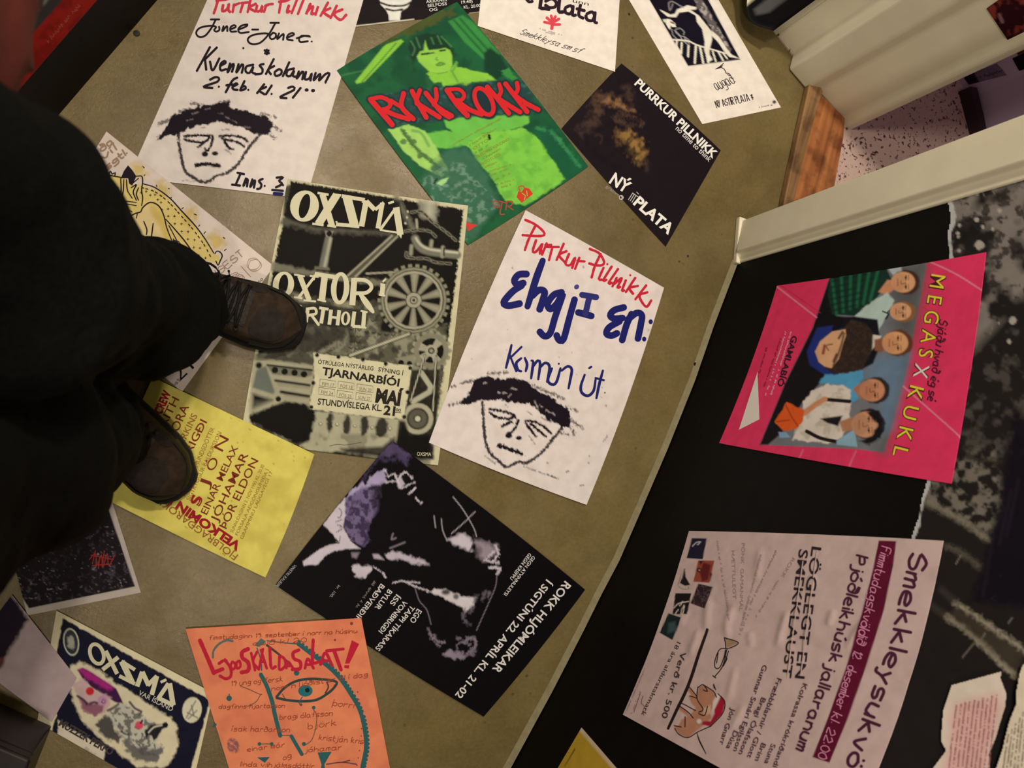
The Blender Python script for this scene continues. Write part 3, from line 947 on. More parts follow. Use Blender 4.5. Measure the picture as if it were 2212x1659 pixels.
# -- pale sheet with brushed face beside it
z = Z(920, 440, .27125)
y = Z(900, 780, .22604)
p = Sheet('poster', 'white hand-lettered poster with blue brush words over a brushed face, beside the black wall', [(1135.5, 454), (1434.5, 621.5), (1267, 1090.5), (926.5, 956)], level=5, base=(228, 208, 190), bow=[(1, -1), (6, 3), (-2, 3), (-6, -2)])
hair = y("420,400 470,340 520,290 550,170 640,150 780,165 940,165 1080,205 1130,270 1240,330 1350,390 1430,450 1480,540 1460,640 1380,620 1260,560 1150,460 1070,410 900,390 760,375 620,370 520,405 430,425")
p.poly(hair, INK, 2, 1, rough=5, rf=.14)
p.brush(y('640,215 670,205|780,300 860,305|900,260 960,268|880,340 900,320|1130,380 1160,460|1240,470 1320,510|1180,420 1200,440'), 3, (190, 170, 158), 2, .7, rough=2)
p.brush(y("430,215 530,190|340,245 360,240|690,120 860,110|420,390 320,420|1110,230 1400,360|1420,440 1530,480|1470,560 1580,640|1380,690 1440,700|1480,640 1510,710|1150,380 1170,460"), 6, INK, 3, .8, rough=4, dry=.42)
p.brush(y("628,390 635,480 640,600 655,740 690,860 770,940 850,1010 900,1000 970,965 1050,970 1180,890 1280,770 1390,640"), 6.2, INK, 2, .95, rough=2.4, dry=.25)
p.brush(y("700,460 800,475 920,510 940,540|700,495 770,540 880,550 930,530|910,580 860,600 820,622|970,570 950,630 910,670 872,690|1040,570 1130,580 1210,620 1285,690|1040,590 1080,640 1140,722|1090,600 1150,650 1240,722"), 5.6, INK, 2, 1, rough=2.4)
p.dot(y.pt(880, 712), 7.6, INK, 2, ry=6).dot(y.pt(977, 735), 6.6, INK, 2, ry=4.4)
p.brush(y("790,808 880,838 960,868 1000,888"), 8.5, INK, 2, 1, rough=3)
p.brush(y("1070,710 1130,790|660,910 750,980|850,420 870,430|1060,480 1100,515|1190,540 1250,565|1030,1010 1350,1125|1260,1090 1350,1120|1780,770 1825,710|1560,1190 1590,1185|1430,1060 1455,1050"), 3, (80, 66, 70), 2, .65, rough=2, dry=.35)
r_ = random.Random(4)
for k in range(26):
    u_, v_ = r_.random(), r_.random()
    q = p.c[0] * (1 - u_) * (1 - v_) + p.c[1] * u_ * (1 - v_) + p.c[2] * u_ * v_ + p.c[3] * (1 - u_) * v_
    p.dot(q, r_.uniform(.8, 2.2), (90, 70, 60), 2, .7)
p.line('title', z("790,128 870,165 935,220 942,250 900,258 840,256 770,250|875,170 820,280 788,370|878,290 852,370 862,388 890,370 928,320 905,400 925,375|962,315 925,408|950,330 1000,328|1008,345 980,452|962,345 1060,345|1098,318 1040,450|1120,378 1062,410 1112,472|1140,400 1112,478 1150,488 1188,430 1165,512|1222,430 1188,520|1205,455 1265,460|1305,360 1380,395 1420,465 1400,490 1350,490 1300,475|1392,400 1345,500 1320,588|1415,510 1378,598 1400,605|1445,482 1446,482|1480,500 1412,612 1440,605|1530,520 1455,632 1480,630|1520,590 1485,660|1500,640 1560,592 1525,668 1548,662|1592,610 1562,692 1580,690|1628,570 1629,570|1668,590 1592,705|1690,655 1622,672 1650,718|1755,650 1668,762|1765,705 1702,730 1725,790 1760,820 1795,770"), 5.6, RED, jit=.2)
BL = (27, 30, 92)
p.line('lettering', z("805,560 740,565 705,610 725,642 780,632|765,650 690,700 620,785 655,812 750,795"), 15, BL)
p.line('lettering', z("932,450 880,590 808,822"), 15.5, BL, taper=.15)
p.line('lettering', z("845,735 900,688 945,702 930,770 905,845"), 15, BL)
p.line('lettering', z("1085,705 1020,725 970,795 990,840 1040,800 1090,720 1030,900 990,1030 945,1055 905,1018"), 14.5, BL)
p.line('lettering', z("1185,760 1140,920 1095,1080 1060,1085 1040,1045|1210,865 1322,895"), 14.5, BL)
p.line('lettering', z("1240,725 1360,745|1300,750 1270,880"), 13, (44, 46, 104), False)
p.line('lettering', z("1200,662 1201,663"), 12, (70, 70, 116))
p.line('lettering', z("1580,825 1500,848 1468,890 1500,915 1570,910|1545,935 1460,985 1438,1035 1480,1050 1525,1030"), 14.5, BL)
p.line('lettering', z("1640,875 1600,960 1562,1090|1610,920 1680,870 1720,890 1712,960 1688,1078"), 14.5, BL)
p.line('lettering', z("1790,940 1791,940|1738,1078 1739,1078"), 11, BL)
p.line('lettering', z("682,1125 665,1200 638,1308|762,1140 680,1220|670,1212 720,1335|760,1230 720,1270 735,1325 760,1335|795,1335 806,1280 788,1228|840,1250 855,1262 838,1392|845,1310 890,1250 910,1275 895,1400|905,1310 950,1268 985,1300 965,1420|1005,1310 972,1405 1005,1440 1040,1420 1072,1310|1058,1275 1059,1275|1080,1330 1130,1295 1162,1320 1150,1400 1136,1472|1265,1362 1235,1450 1242,1505 1290,1530 1335,1490 1352,1400|1410,1328 1380,1440 1358,1550|1350,1388 1418,1406|1300,1310 1318,1298"), 6.4, (30, 34, 92), taper=.25)
p.line('lettering', z("1425,1505 1426,1505"), 4, (110, 90, 80))
# -- green poster
z = Z(720, 0, .27125)
LM, MG = (140, 196, 62), (58, 138, 62)
p = Sheet('poster', 'green duotone poster with a fringed singer and big red hand-cut title', [(727.5, 152), (987, 4), (1271, 359.5), (1011, 529)], level=3, base=(30, 92, 52), bow=[(-2, -3), (4, -3), (2, 2), (-3, 2)])
p.grain(z("0,0 2100,0 2100,2000 0,2000"), (22, 66, 44), .03, .45, .65, .6)
p.poly(z("340,300 600,180 950,60 970,115 620,270 380,350"), (84, 84, 36), 8, .8, rough=8)
p.brush(z("60,450 330,370|70,600 250,560"), 2.5, (90, 150, 90), 4, .5)
p.poly(z("400,370 430,350 540,312 560,330 250,650 185,668 175,650"), LM, 3)
p.brush(z("500,345 230,650"), 3, (80, 120, 50), 2, .8)
p.poly(z("915,170 1030,120 1120,180 1330,430 1290,450 1200,475 1040,330"), MG, 4)
p.brush(z("960,160 1210,440|1010,150 1260,430"), 5, (40, 104, 50), 3)
p.poly(z("1200,420 1250,380 1330,440 1400,560 1300,640 1200,560"), (22, 60, 40), 6)
p.poly(z("1320,560 1400,550 1500,650 1480,690 1400,630"), MG, 4, rough=5)
p.poly(z("590,370 620,310 700,270 800,262 890,300 940,370 990,440 940,440 880,400 760,400 720,360 690,430 640,500 640,560 610,450"), (26, 56, 38), 5, rough=5)
p.poly(z("665,450 690,410 720,400 732,318 745,370 760,400 850,390 890,380 930,400 945,440 948,520 930,560 900,575 830,585 770,575 700,510 680,490"), (150, 200, 70), 3)
p.brush(z("740,430 800,420"), 3, (60, 90, 40), 2).brush(z("705,432 760,425"), 4, (40, 70, 40), 2).brush(z("850,405 890,398"), 4, (40, 70, 40), 2)
p.brush(z("825,460 815,475 835,478"), 2, (90, 130, 50), 2).brush(z("822,518 850,500 885,508 850,520 822,518"), 4, (96, 140, 56), 2)
p.brush(z("620,330 650,390 630,440|780,300 800,350|860,290 940,370|660,300 690,380|830,285 860,350"), 3, (90, 150, 80), 3, .6)
p.poly(z("745,590 770,575 830,590 900,575 950,530 980,490 985,540 1020,535 1150,570 1230,585 1300,640 1200,650 1100,655 1060,690 1000,665 900,700 870,690 860,655 800,660"), LM, 3, rough=2)
p.brush(z("940,560 990,650|950,570 985,500"), 4, (100, 160, 60), 3)
p.poly(z("280,780 540,720 900,690 1300,640 1520,640 1650,880 1330,910 900,960 640,980 450,1010"), (36, 66, 62), 8, .9, rough=6)
p.grain(z("280,780 540,720 900,690 1300,640 1520,640 1650,880 1330,910 900,960 640,980 450,1010"), (70, 110, 100), .12, .55, .7, .6)
p.poly(z("885,960 1080,930 1300,920 1555,920 1560,975 1500,1010 1300,1060 1180,1060 1050,1160 900,1185 780,1160 740,1060 900,1040 950,1050 900,1010"), (110, 186, 70), 4, rough=2)
p.poly(z("1060,1150 1180,1070 1500,1015 1620,1090 1850,1430 1530,1640 1370,1600 1250,1400 1130,1250"), (128, 196, 66), 4, rough=3)
p.grain(z("1060,1150 1500,1015 1620,1090 1850,1430 1530,1640 1370,1600 1250,1400"), (96, 168, 60), .05, .5, .7, .6)
p.poly(z("440,1030 600,990 730,1040 800,1150 910,1340 910,1380 860,1410 700,1330 560,1200"), (164, 206, 96), 3, rough=2)
p.brush(z("545,1030 640,1160 760,1270 900,1380"), 8, (60, 96, 50), 4, .9, rough=3).brush(z("630,1040 700,1060 760,1160"), 6, (90, 150, 70), 4, .7)
for q in "560,1130 640,1130 690,1240 800,1340 600,1100".split():
    p.dot(z.pt(*map(float, q.split(','))), 6, (80, 116, 60), 3, .9, rough=3)
p.poly(z("690,1440 880,1200 1060,1180 1130,1260 1250,1420 1330,1640 1100,1900 1010,1960 760,1560"), (64, 108, 80), 14, .8, rough=10, rf=.06)  # worn lower left, with glare painted into the print colour
p.grain(z("690,1440 1000,1250 1330,1640 1010,1960 760,1560"), (130, 156, 128), .12, .5, .68, .6)
p.poly(z("820,1460 860,1430 915,1415 900,1450 860,1480"), (170, 210, 130), 3)
p.brush(z("800,1460 825,1425"), 3, (20, 30, 20))
p.poly(z("1600,1020 1680,1010 1800,1130 2020,1330 1960,1390 1850,1430 1760,1280 1650,1090"), (24, 88, 56), 5, .8)
p.brush(z("1630,1020 1680,1030|1730,1050 1800,1110|1790,1110 1960,1320"), 7, (60, 140, 80), 5, .7, rough=4)
p.brush(z("1240,1080 1245,1105"), 6, (24, 20, 16))
RR = (214, 34, 38)
RY = []
for t_, wd in (("300,795 470,995", 12), ("290,790 380,775 445,805 450,845 400,878", 9), ("395,870 490,915 605,950", 10), ("455,800 545,855", 9), ("560,740 545,850 640,950", 10), ("625,722 680,830 742,938", 10), ("690,716 668,780 660,815", 9), ("662,820 760,880 848,936", 10), ("735,738 850,880 925,935", 10), ("815,705 822,780 800,825", 9), ("800,830 870,880 945,925", 10), ("905,715 985,830 1070,922", 11), ("915,712 1000,712 1042,755 1020,795 965,795", 8), ("985,800 1080,870 1185,912", 10), ("1225,690 1310,790 1400,905", 10), ("1320,668 1335,730 1305,785", 9), ("1315,785 1400,840 1490,895", 10), ("1370,665 1450,770 1545,892", 10), ("1462,658 1468,715 1440,758", 9), ("1445,760 1530,820 1635,875", 10)):
    RY.append((z(t_), wd))
for q, wd in RY:
    p.brush(q, wd + 7, (30, 50, 52), 3, .95)
p.poly(ellipse(z.pt(1200, 808), 27, 42, -28), (30, 50, 52), 3)
for q, wd in RY:
    p.line('title', q, wd, RR, jit=.12)
p.ring('title', z.pt(1200, 808), 21, 36, 9.5, RR, -28)
for k, (t_, a, b_, c_, d_) in enumerate((("LAUGARDAGINN", 950, 1165, 1050, 1110), ("", 1060, 1100, 1345, 950), ("", 1190, 1090, 1300, 1035), ("", 1090, 1165, 1240, 1075), ("OTTO", 1120, 1195, 1240, 1120), ("", 1140, 1225, 1235, 1165), ("BLEEDING VOLCANO", 1150, 1255, 1405, 1115), ("", 1170, 1285, 1330, 1195), ("BOOTLEGS", 1190, 1315, 1335, 1235), ("", 1210, 1340, 1300, 1300), ("", 1240, 1375, 1410, 1320), ("", 1260, 1405, 1400, 1350), ("", 1290, 1440, 1400, 1390), ("", 1310, 1475, 1460, 1435), ("", 1340, 1500, 1410, 1480))):
    if t_ and k:
        p.type('lettering', t_, z.pt(a, b_), z.pt(c_, d_), 6, (150, 128, 44), 0)
    else:
        p.scrawl('lettering', z.pt(a, b_), z.pt(c_, d_), 5.5, .9, (150, 128, 44), k)
p.fill('emblem', z("1460,1570 1475,1520 1500,1530 1520,1495 1560,1500 1590,1545 1500,1615"), (206, 60, 36))
p.line('emblem', z("1490,1520 1475,1490 1510,1480 1525,1500"), 2, (206, 60, 36))
p.line('emblem', z("1505,1540 1530,1560 1520,1590|1540,1520 1545,1560"), 1.6, (140, 196, 62))
z2 = Z(520, 380, .27125)
p.line('emblem', z2("2010,205 2040,200 2060,250 2020,240 2010,205|2060,200 2110,215|2085,205 2065,300 2100,305|2120,200 2165,205 2150,240 2125,240 2170,270|2120,205 2110,270"), 2.4, (170, 70, 50))
p.fill('emblem', z2("1785,365 1885,392 1812,442"), (206, 60, 50))

# -- dark portrait cover
z = Z(1180, 0, .27125)
p = Sheet('poster', 'dark square cover poster with a shadowed brown face and white PLATA lettering', [(1342.5, 137), (1557, 325), (1438, 533), (1212.5, 278)], level=1, base=(30, 21, 25), bow=[(3, -2), (0, 0), (-1, 2), (-1, -1)])
FB = (112, 80, 52)
p.poly(z("350,820 420,740 540,770 640,830 720,880 680,890 560,850 450,830 420,920 380,900"), (96, 68, 48), 18, .8, rough=12)
p.poly(z("450,810 520,790 620,830 700,880 640,870 540,840"), (150, 106, 66), 10, .8, rough=8)
p.poly(z("610,690 650,680 700,760 690,840 640,800"), (84, 60, 46), 14, .6, rough=8)
p.poly(z("350,900 430,890 420,1000 380,1050 300,1060 230,1030 300,990"), (78, 56, 46), 16, .75, rough=10)
p.brush(z("540,930 620,910 700,940 760,980|560,960 640,990 760,990"), 7, (86, 62, 48), 8, .7, rough=6)
p.poly(z("560,1060 640,1040 740,1100 800,1200 790,1290 730,1300 640,1180 580,1120"), (126, 92, 48), 16, .85, rough=12)
p.poly(z("600,1080 660,1060 740,1120 780,1220 740,1270 660,1170"), (158, 116, 60), 14, .7, rough=12)
p.brush(z("790,1270 800,1350"), 8, (70, 52, 44), 8, .7)
p.brush(z("390,1080 420,1070 450,1100 430,1140|240,1040 300,1110"), 4, (70, 50, 46), 5, .6)
p.grain(z("230,700 820,700 820,1350 230,1350"), (24, 16, 21), .09, .5, .68, .7, 10)
p.type('lettering', 'PURRKUR PILLNIKK', z.pt(700, 670), z.pt(1328, 1263), 17, (238, 226, 208), .03)
p.type('lettering', 'no time to think', z.pt(1027, 1028), z.pt(1295, 1290), 11, (214, 200, 184), .01)
p.type('lettering', 'NÝ', (1315, 394), (1352, 418), 25, (238, 226, 208), .03)
p.type('lettering', 'PLATA', (1367, 440), (1444, 507), 22, (238, 226, 208), .035)
p.line('lettering', z("655,1590 690,1535|668,1600 703,1545|682,1612 712,1562|690,1540 735,1570|720,1530 735,1545"), 1.6, (200, 186, 170))
p.type('lettering', 'gramm', z.pt(470, 1490), z.pt(575, 1568), 7, (160, 146, 136), 0)
p.ring('emblem', z.pt(597, 1573), 5, 5, 1.4, (214, 200, 184))
p.line('emblem', z("597,1560 605,1575 597,1585"), 1.4, (214, 200, 184))

# -- "plata" sheet at the top
z = Z(720, 0, .27125)
CRM = (244, 232, 200)
p = Sheet('poster', 'cream poster with a red tree emblem under black "plata" lettering', [(1046, -70), (1343, -70), (1328.5, 155), (1032, 56)], level=2, base=CRM)
PK = (44, 28, 36)
for t_, wd in (("1528,-20 1560,15 1585,10", 7), ("1660,-30 1650,60 1700,65", 8), ("1640,62 1720,78", 6), ("1690,10 1740,-10 1775,20 1765,55 1720,60 1690,40", 7), ("1805,-40 1795,85 1830,95", 8), ("1850,60 1890,45 1905,75 1885,110 1850,100 1845,70|1910,50 1905,120 1930,120", 7), ("1968,40 1955,120 1990,145|1940,70 2000,85", 7), ("2020,110 2060,95 2080,125 2060,165 2020,155 2012,125|2085,100 2080,170 2098,182", 7)):
    p.line('title', z(t_), wd, PK)
p.type('lettering', 'unn', z.pt(1905, 18), z.pt(2032, 46), 8, PK, 0)
p.line('emblem', z("1740,228 1748,165"), 7, (222, 70, 78))
p.line('emblem', z("1745,180 1700,140|1747,170 1735,125|1748,170 1770,130|1748,180 1798,150|1746,190 1680,175|1748,195 1805,195"), 6, (222, 70, 78))
p.scrawl('lettering', z.pt(1640, 235), z.pt(1815, 285), 4.5, .8, (120, 104, 96), 5)
p.scrawl('lettering', z.pt(1690, 262), z.pt(1760, 280), 4, .8, (120, 104, 96), 6)
p.hand('lettering', 'Smekkleysa sm sf', z.pt(1480, 268), z.pt(1960, 424), 13, 1.3, (70, 56, 56), slant=.7)

# -- leaping figure
z = Z(1250, 0, .22604)
p = Sheet('poster', 'cream poster with a white leaping figure in a black picture', [(1306, -90), (1500, -90), (1687, 232), (1517, 268)], level=1, base=CRM)
p.poly(z("560,-200 1080,-300 1545,570 1045,632"), (22, 18, 30), 2)
W_ = (240, 228, 196)
p.poly(z("1095,-20 1170,-20 1330,250 1450,470 1440,520 1390,480 1280,290 1160,100"), (104, 92, 86), 3, .95, rough=3)
p.grain(z("1095,-20 1170,-20 1330,250 1450,470 1440,520 1390,480 1280,290 1160,100"), (190, 176, 160), .2, .5, .64, .8)
p.poly(z("940,90 1040,50 1130,70 1120,90 1070,95 1150,150 1230,250 1270,300 1275,380 1250,480 1250,520 1280,570 1230,600 1215,520 1200,480 1205,400 1180,280 1130,210 1120,150 1050,110 960,120 930,165 850,160 790,110 775,92 800,100 880,140 920,130"), W_, 2, curve=False)
p.poly(z("1270,290 1340,350 1420,470 1460,520 1540,560 1440,545 1390,490 1330,400 1270,340"), W_, 2)
p.brush(z("870,100 860,30 900,15 960,50 1000,70|880,90 900,40"), 2.4, (150, 136, 128), 2)
p.poly(z("810,190 870,180 920,220 930,260 880,250 870,280 830,240"), W_, 2, rough=3).brush(z("880,210 910,225"), 3, (110, 50, 40), 2)
p.brush(z("890,280 900,330 950,380 1040,400 1060,390 1010,350 960,340 920,290 970,270 1010,310 1000,330|930,300 960,330 1000,390 1060,440|1010,360 1060,420"), 1.8, (170, 158, 148), 1.6)
for t_, wd in (("900,380 1040,390 1130,430 1300,480 1400,510", 3), ("940,390 935,440 970,500", 4), ("985,410 980,510", 4), ("1050,440 1045,540", 4), ("1120,440 1110,600", 4.5), ("1160,450 1190,600", 4.5), ("1210,470 1240,595", 3.5), ("1280,490 1310,585", 3.5), ("1330,490 1380,578", 3.5), ("1380,510 1420,560", 3)):
    p.brush(z(t_), wd, W_, 1.6)
p.hand('lettering', 'augað:', z.pt(1320, 862), z.pt(1505, 790), 26, 1.7, (56, 44, 46), slant=-.2)
p.line('lettering', z("1310,660 1350,635 1385,605|1350,640 1390,660 1410,700"), 1.8, (56, 44, 46))
p.fill('lettering', z("1305,665 1340,640 1385,620 1360,650"), (56, 44, 46))
p.hand('lettering', 'NY ASTIR PLATA *', z.pt(1320, 1030), z.pt(1675, 952), 15, 1.7, (56, 44, 46), slant=-.1)
p.scrawl('lettering', z.pt(1725, 1032), z.pt(1855, 1010), 4, .9, (120, 100, 96), 3)
p.dot(z.pt(1870, 975), 4, (80, 66, 66))

# -- black lamp poster at the top edge
z = Z(720, 0, .27125)
p = Sheet('poster', 'black poster strip with a white upturned glass drawing and printed town names', [(742, -70), (1064, -90), (1056, 24), (757, 60)], level=1, base=(30, 24, 24))
p.poly(z("350,-60 640,-60 615,20 590,60 540,90 530,160 445,165 440,120 420,80 380,40"), (236, 230, 214), 2)
p.brush(z("375,20 450,45 560,45 612,20|420,70 480,85 550,75"), 4, (24, 20, 26), 2)
p.poly(z("390,-20 600,-20 590,-5 400,-5"), (120, 150, 210), 4)
for t_, a, b_, c_, d_ in (('AKRANES', 740, 25, 905, 8), ('SELFOSS', 752, 58, 905, 40), ('OG', 765, 92, 830, 84), ('19.40)', 1010, -2, 1110, -12), ('19.40)', 1020, 30, 1110, 20), ('KL. 20.00)', 1040, 70, 1185, 52)):
    p.type('lettering', t_, z.pt(a, b_), z.pt(c_, d_), 6.5, (226, 216, 196), .01)
p.brush(z("120,214 640,155"), 3, (214, 196, 160), 2).brush(z("1090,108 1245,90"), 3, (214, 196, 160), 2)
# -- yellow list poster under the right boot
z = Z(200, 820, .23508)
YB = (222, 200, 92)
p = Sheet('poster', 'yellow poster of red and brown names, under the right boot', [(330, 815), (679, 981), (573, 1247.5), (212, 1070)], level=5, base=YB, bow=[(0, 0), (4, 2), (0, 2), (0, 0)])
p.grain(z("-200,-200 2400,-200 2400,2400 -200,2400"), (196, 172, 72), .025, .45, .7, .6)
r_ = random.Random(9)
for k in range(34):
    u_, v_ = r_.random(), r_.random()
    p.dot(p.c[0] * (1 - u_) * (1 - v_) + p.c[1] * u_ * (1 - v_) + p.c[2] * u_ * v_ + p.c[3] * (1 - u_) * v_, r_.uniform(.8, 2), (130, 112, 50), 2, .7)
D1, D2, R2 = (120, 42, 28), (146, 92, 44), (152, 22, 30)
for t_, a, b_, c_, d_, h, cl, bo in (('CREW', 630, 325, 722, 120, 17, R2, .05), ('ION', 520, 520, 598, 375, 16, R2, .05), ('FRITH', 645, 487, 798, 183, 17, D1, .008), ('CORA', 752, 562, 888, 250, 18, D1, .008), ('PARKINS', 812, 645, 966, 332, 14, D2, .008), ('VONBRIGÐI', 740, 1010, 1053, 390, 16, D1, .012), ('BJÖRK GUÐMUNDSDÓTTIR', 848, 1075, 1122, 450, 9.5, D2, 0), ('SIGTRYGGUR BALDURSSON', 895, 1115, 1187, 490, 9, D2, 0), ('S', 985, 1170, 1018, 1090, 22, R2, 0), ('J', 1055, 1010, 1082, 935, 21, D1, 0), ('Ó', 1110, 850, 1165, 740, 20, D1, 0), ('N', 1195, 665, 1255, 545, 22, D1, 0), ('EINAR MELAX', 1050, 1245, 1340, 625, 15, D1, .008), ('JÓHAMAR', 1145, 1315, 1434, 690, 17, D1, .008), ('ÞÓR ELDON', 1228, 1375, 1525, 745, 17, D1, .008), ('SUNNUDAGINN 3. NÓV 1985 KL. 20.30', 1290, 1410, 1580, 790, 7, D2, 0), ('FORSALA AÐGÖNGUMIÐA Í', 1335, 1435, 1622, 830, 7, D2, 0), ('GRAMMINU LAUGAVEGI 17', 1380, 1470, 1655, 850, 7, D2, 0), ('VELKOMIN Í', 1372, 1510, 725, 1065, 18, R2, .05), ('FJÖLBRAGÐAROKK', 1340, 1612, 612, 1070, 15, D2, .01)):
    p.type('lettering', t_, z.pt(a, b_), z.pt(c_, d_), h, cl, bo)
p.type('lettering', 'S', z.pt(970, 1160), z.pt(1003, 1080), 20, R2, 0)

# -- black head poster with white print
z = Z(580, 950, .31646)
y = Z(780, 1150, .22604)
BK = (13, 10, 12)
p = Sheet('poster', 'black poster of an upside-down lit face with white concert print', [(847, 952), (1264, 1274), (1045, 1548), (595, 1264)], level=5, base=BK, bow=[(4, -3), (3, 2), (-3, 3), (-3, -2)])
PU, WH = (118, 98, 128), (206, 188, 186)
p.poly(z("780,60 850,10 970,100 940,180 870,110 760,110"), (86, 68, 96), 8, .9, rough=8)
p.brush(z("790,100 700,180 640,290|860,60 940,150|900,130 780,140"), 6, (70, 56, 80), 8, .7, rough=6)
p.poly(z("520,400 560,350 640,290 660,310 720,230 790,200 800,280 760,310 640,340 530,420"), (176, 156, 180), 4, .95, rough=5)
p.poly(z("530,400 620,340 740,310 765,380 750,470 700,560 660,640 690,680 640,730 560,680 510,600 515,500"), PU, 8, .95, rough=6)
p.grain(z("530,400 620,340 740,310 765,380 750,470 700,560 660,640 690,680 640,730 560,680 510,600 515,500"), (54, 42, 62), .11, .45, .6, .9)
p.poly(z("700,320 860,300 900,420 800,600 700,640 740,480"), BK, 16, .8, rough=8)
p.poly(z("370,580 520,395 525,500 510,600 560,690 630,745 520,745 440,765 380,800 340,850 240,860 235,830 300,780 380,730 475,700 440,640"), WH, 3, 1, rough=2)
p.brush(z("480,470 500,490 490,530 470,530|460,560 500,545|470,580 500,590 490,600|465,630 500,610|490,660 480,710 460,690"), 2, (110, 96, 96), 1.6)
p.brush(z("800,210 820,250 860,230 880,270 930,220 980,260|880,280 910,330 950,310 1000,290|960,370 1000,330|790,290 860,280|1010,400 1040,430"), 4, WH, 2.5, .9, rough=3)
p.poly(z("870,270 900,260 930,300 910,330 880,320"), WH, 4, .8, rough=4)
p.brush(z("850,640 840,680 870,670|830,740 930,700"), 3, (150, 130, 140), 3, .8)
p.poly(z("710,780 750,780 790,820 720,810"), (186, 166, 170), 4, .9).poly(z("795,790 850,760 910,770 960,790 1040,810 1090,850 1000,850 900,820 840,825"), (196, 176, 178), 6, .95, rough=5)
p.poly(z("565,770 620,770 600,810 570,800"), (150, 130, 140), 5, .8)
p.poly(z("570,880 610,840 640,870 690,855 715,880 690,920 630,950 590,930"), WH, 4, .95, rough=5)
p.brush(z("720,870 770,900 800,940|850,975 920,965 1000,1000 1090,1030|950,970 1030,975"), 3.4, WH, 2, .9, rough=2)
p.poly(z("1085,1035 1150,1020 1200,1010 1260,1040 1330,1070 1410,1080 1400,1130 1340,1180 1330,1140 1260,1110 1200,1080 1140,1060"), (214, 198, 190), 4, .95, rough=4)
p.dot(z.pt(1210, 1040), 9, BK, 6, .9, ry=6).dot(z.pt(1280, 1070), 6, BK, 5, .8)
p.brush(z("1340,1150 1330,1220 1370,1260|1420,1060 1380,1180|1480,1040 1460,1090|1510,1040 1500,1070"), 5, (120, 104, 112), 6, .7, rough=4)
p.poly(z("1230,680 1300,640 1340,640 1400,700 1380,760 1320,740 1260,710"), WH, 8, .95, rough=4)
p.poly(z("1400,680 1480,700 1550,720 1560,760 1520,800 1460,830 1420,800 1440,750"), (160, 140, 142), 14, .85, rough=6)
p.brush(z("1550,720 1570,780 1530,830|1500,830 1570,840|1510,870 1580,880 1560,910|1480,820 1540,760"), 5, WH, 3, .85, rough=3)
p.brush(z("1180,540 1190,620 1220,690|1260,390 1330,480 1400,600 1420,660|1410,490 1340,560 1250,640|1130,520 1140,600"), 2, (190, 172, 172), 2, .8)
p.brush(z("1390,650 1400,700 1370,770"), 3, BK, 3, .9)
p.brush(z("1560,900 1550,1000 1500,1120 1420,1300|1000,1010 1030,1100 1080,1160 1110,1260"), 1.8, (150, 132, 136), 2, .7)
p.brush(z("1090,1290 1120,1360 1170,1410|1130,1330 1150,1380 1200,1380|1300,1390 1400,1350 1410,1420 1360,1460"), 4, (140, 124, 130), 4, .8, rough=4)
p.poly(z("1190,1465 1240,1435 1330,1460 1360,1470 1340,1495 1260,1495"), (150, 132, 140), 5, .85, rough=5)
p.grain(z("1280,1340 1420,1340 1420,1480 1280,1480"), (120, 104, 112), .14, .52, .64, .8)
TW = (214, 200, 184)
for t_, q0, q1, h, bo in (('ROKK HLJÓMLEIKAR', (1950, 462), (1250, 1308), 17, .02), ('Í SIGTÚNI 22. APRÍL KL. 21-02', (1775, 445), (897, 1555), 15, .02), ('GEGN ATVINNULEYSI', (1640, 222), (1362, 590), 7.5, .01), ('GEGN KREPPU', (1604, 195), (1420, 440), 7.5, .01), ('EGO', (538, 728), (463, 845), 12, .012), ('TAPPI TÍKARASS', (480, 692), (133, 1108), 11, .012), ('VONBRIGÐI', (408, 645), (165, 942), 11, .012), ('ÍSS', (338, 588), (272, 678), 11, .012), ('BYLUR', (262, 540), (128, 718), 11, .012), ('BAÐVERÐIR', (190, 488), (-70, 830), 11, .012)):
    p.type('lettering', t_, y.pt(*q0), y.pt(*q1), h, TW, bo)
p.scrawl('lettering', z.pt(720, 962), z.pt(600, 1130), 7, 1.4, (130, 120, 112), 8)
p.type('lettering', 'kr. 100.', z.pt(476, 990), z.pt(415, 1070), 6, (160, 148, 138), 0)
p.type('lettering', 'VINSTRI RAUÐIR', z.pt(178, 848), z.pt(48, 995), 6.5, (170, 158, 148), 0)

# -- orange poem-salad poster
z = Z(380, 1309, .2111)
OR = (232, 132, 88)
p = Sheet('poster', 'orange hand-drawn poster of a winking half face with one big teal eye', [(400.5, 1358.5), (780.5, 1335), (858, 1740), (520, 1740)], level=6, base=OR)
p.grain(z("0,0 2400,0 2400,2400 0,2400"), (222, 118, 82), .02, .45, .65, .7)
TE, BR = (46, 92, 88), (150, 66, 40)
p.line('drawing', z("378,530 385,460 440,390 520,350 580,360"), 5, (90, 104, 92), jit=.2)
p.fill('drawing', z("805,400 870,330 920,360 900,390 840,420"), (70, 110, 100))
p.line('drawing', z("830,430 870,560 878,660|930,355 1050,370 1240,390"), 2.4, TE)
p.line('drawing', z("930,400 1060,500 1160,590 1230,670"), 5, (84, 56, 50))
p.fill('drawing', ellipse(z.pt(1235, 685), 6, 6), TE)
q = smooth_line(z("1250,385 1400,500 1560,620 1680,740 1790,900 1880,1060 1930,1250 1945,1450 1910,1640 1900,1720")[0], 8)
p.line('drawing', [q], 9, TE)
for k, c_ in enumerate(q):
    p.fill('drawing', ellipse(c_ + (2.5, -4) if k < len(q) * .6 else c_ + (4.5, 0), 3.8, 3.8, 0, 8), TE)
p.line('drawing', z("868,700 930,820 985,980 1010,1100 1040,1220 1068,1330"), 9, TE)
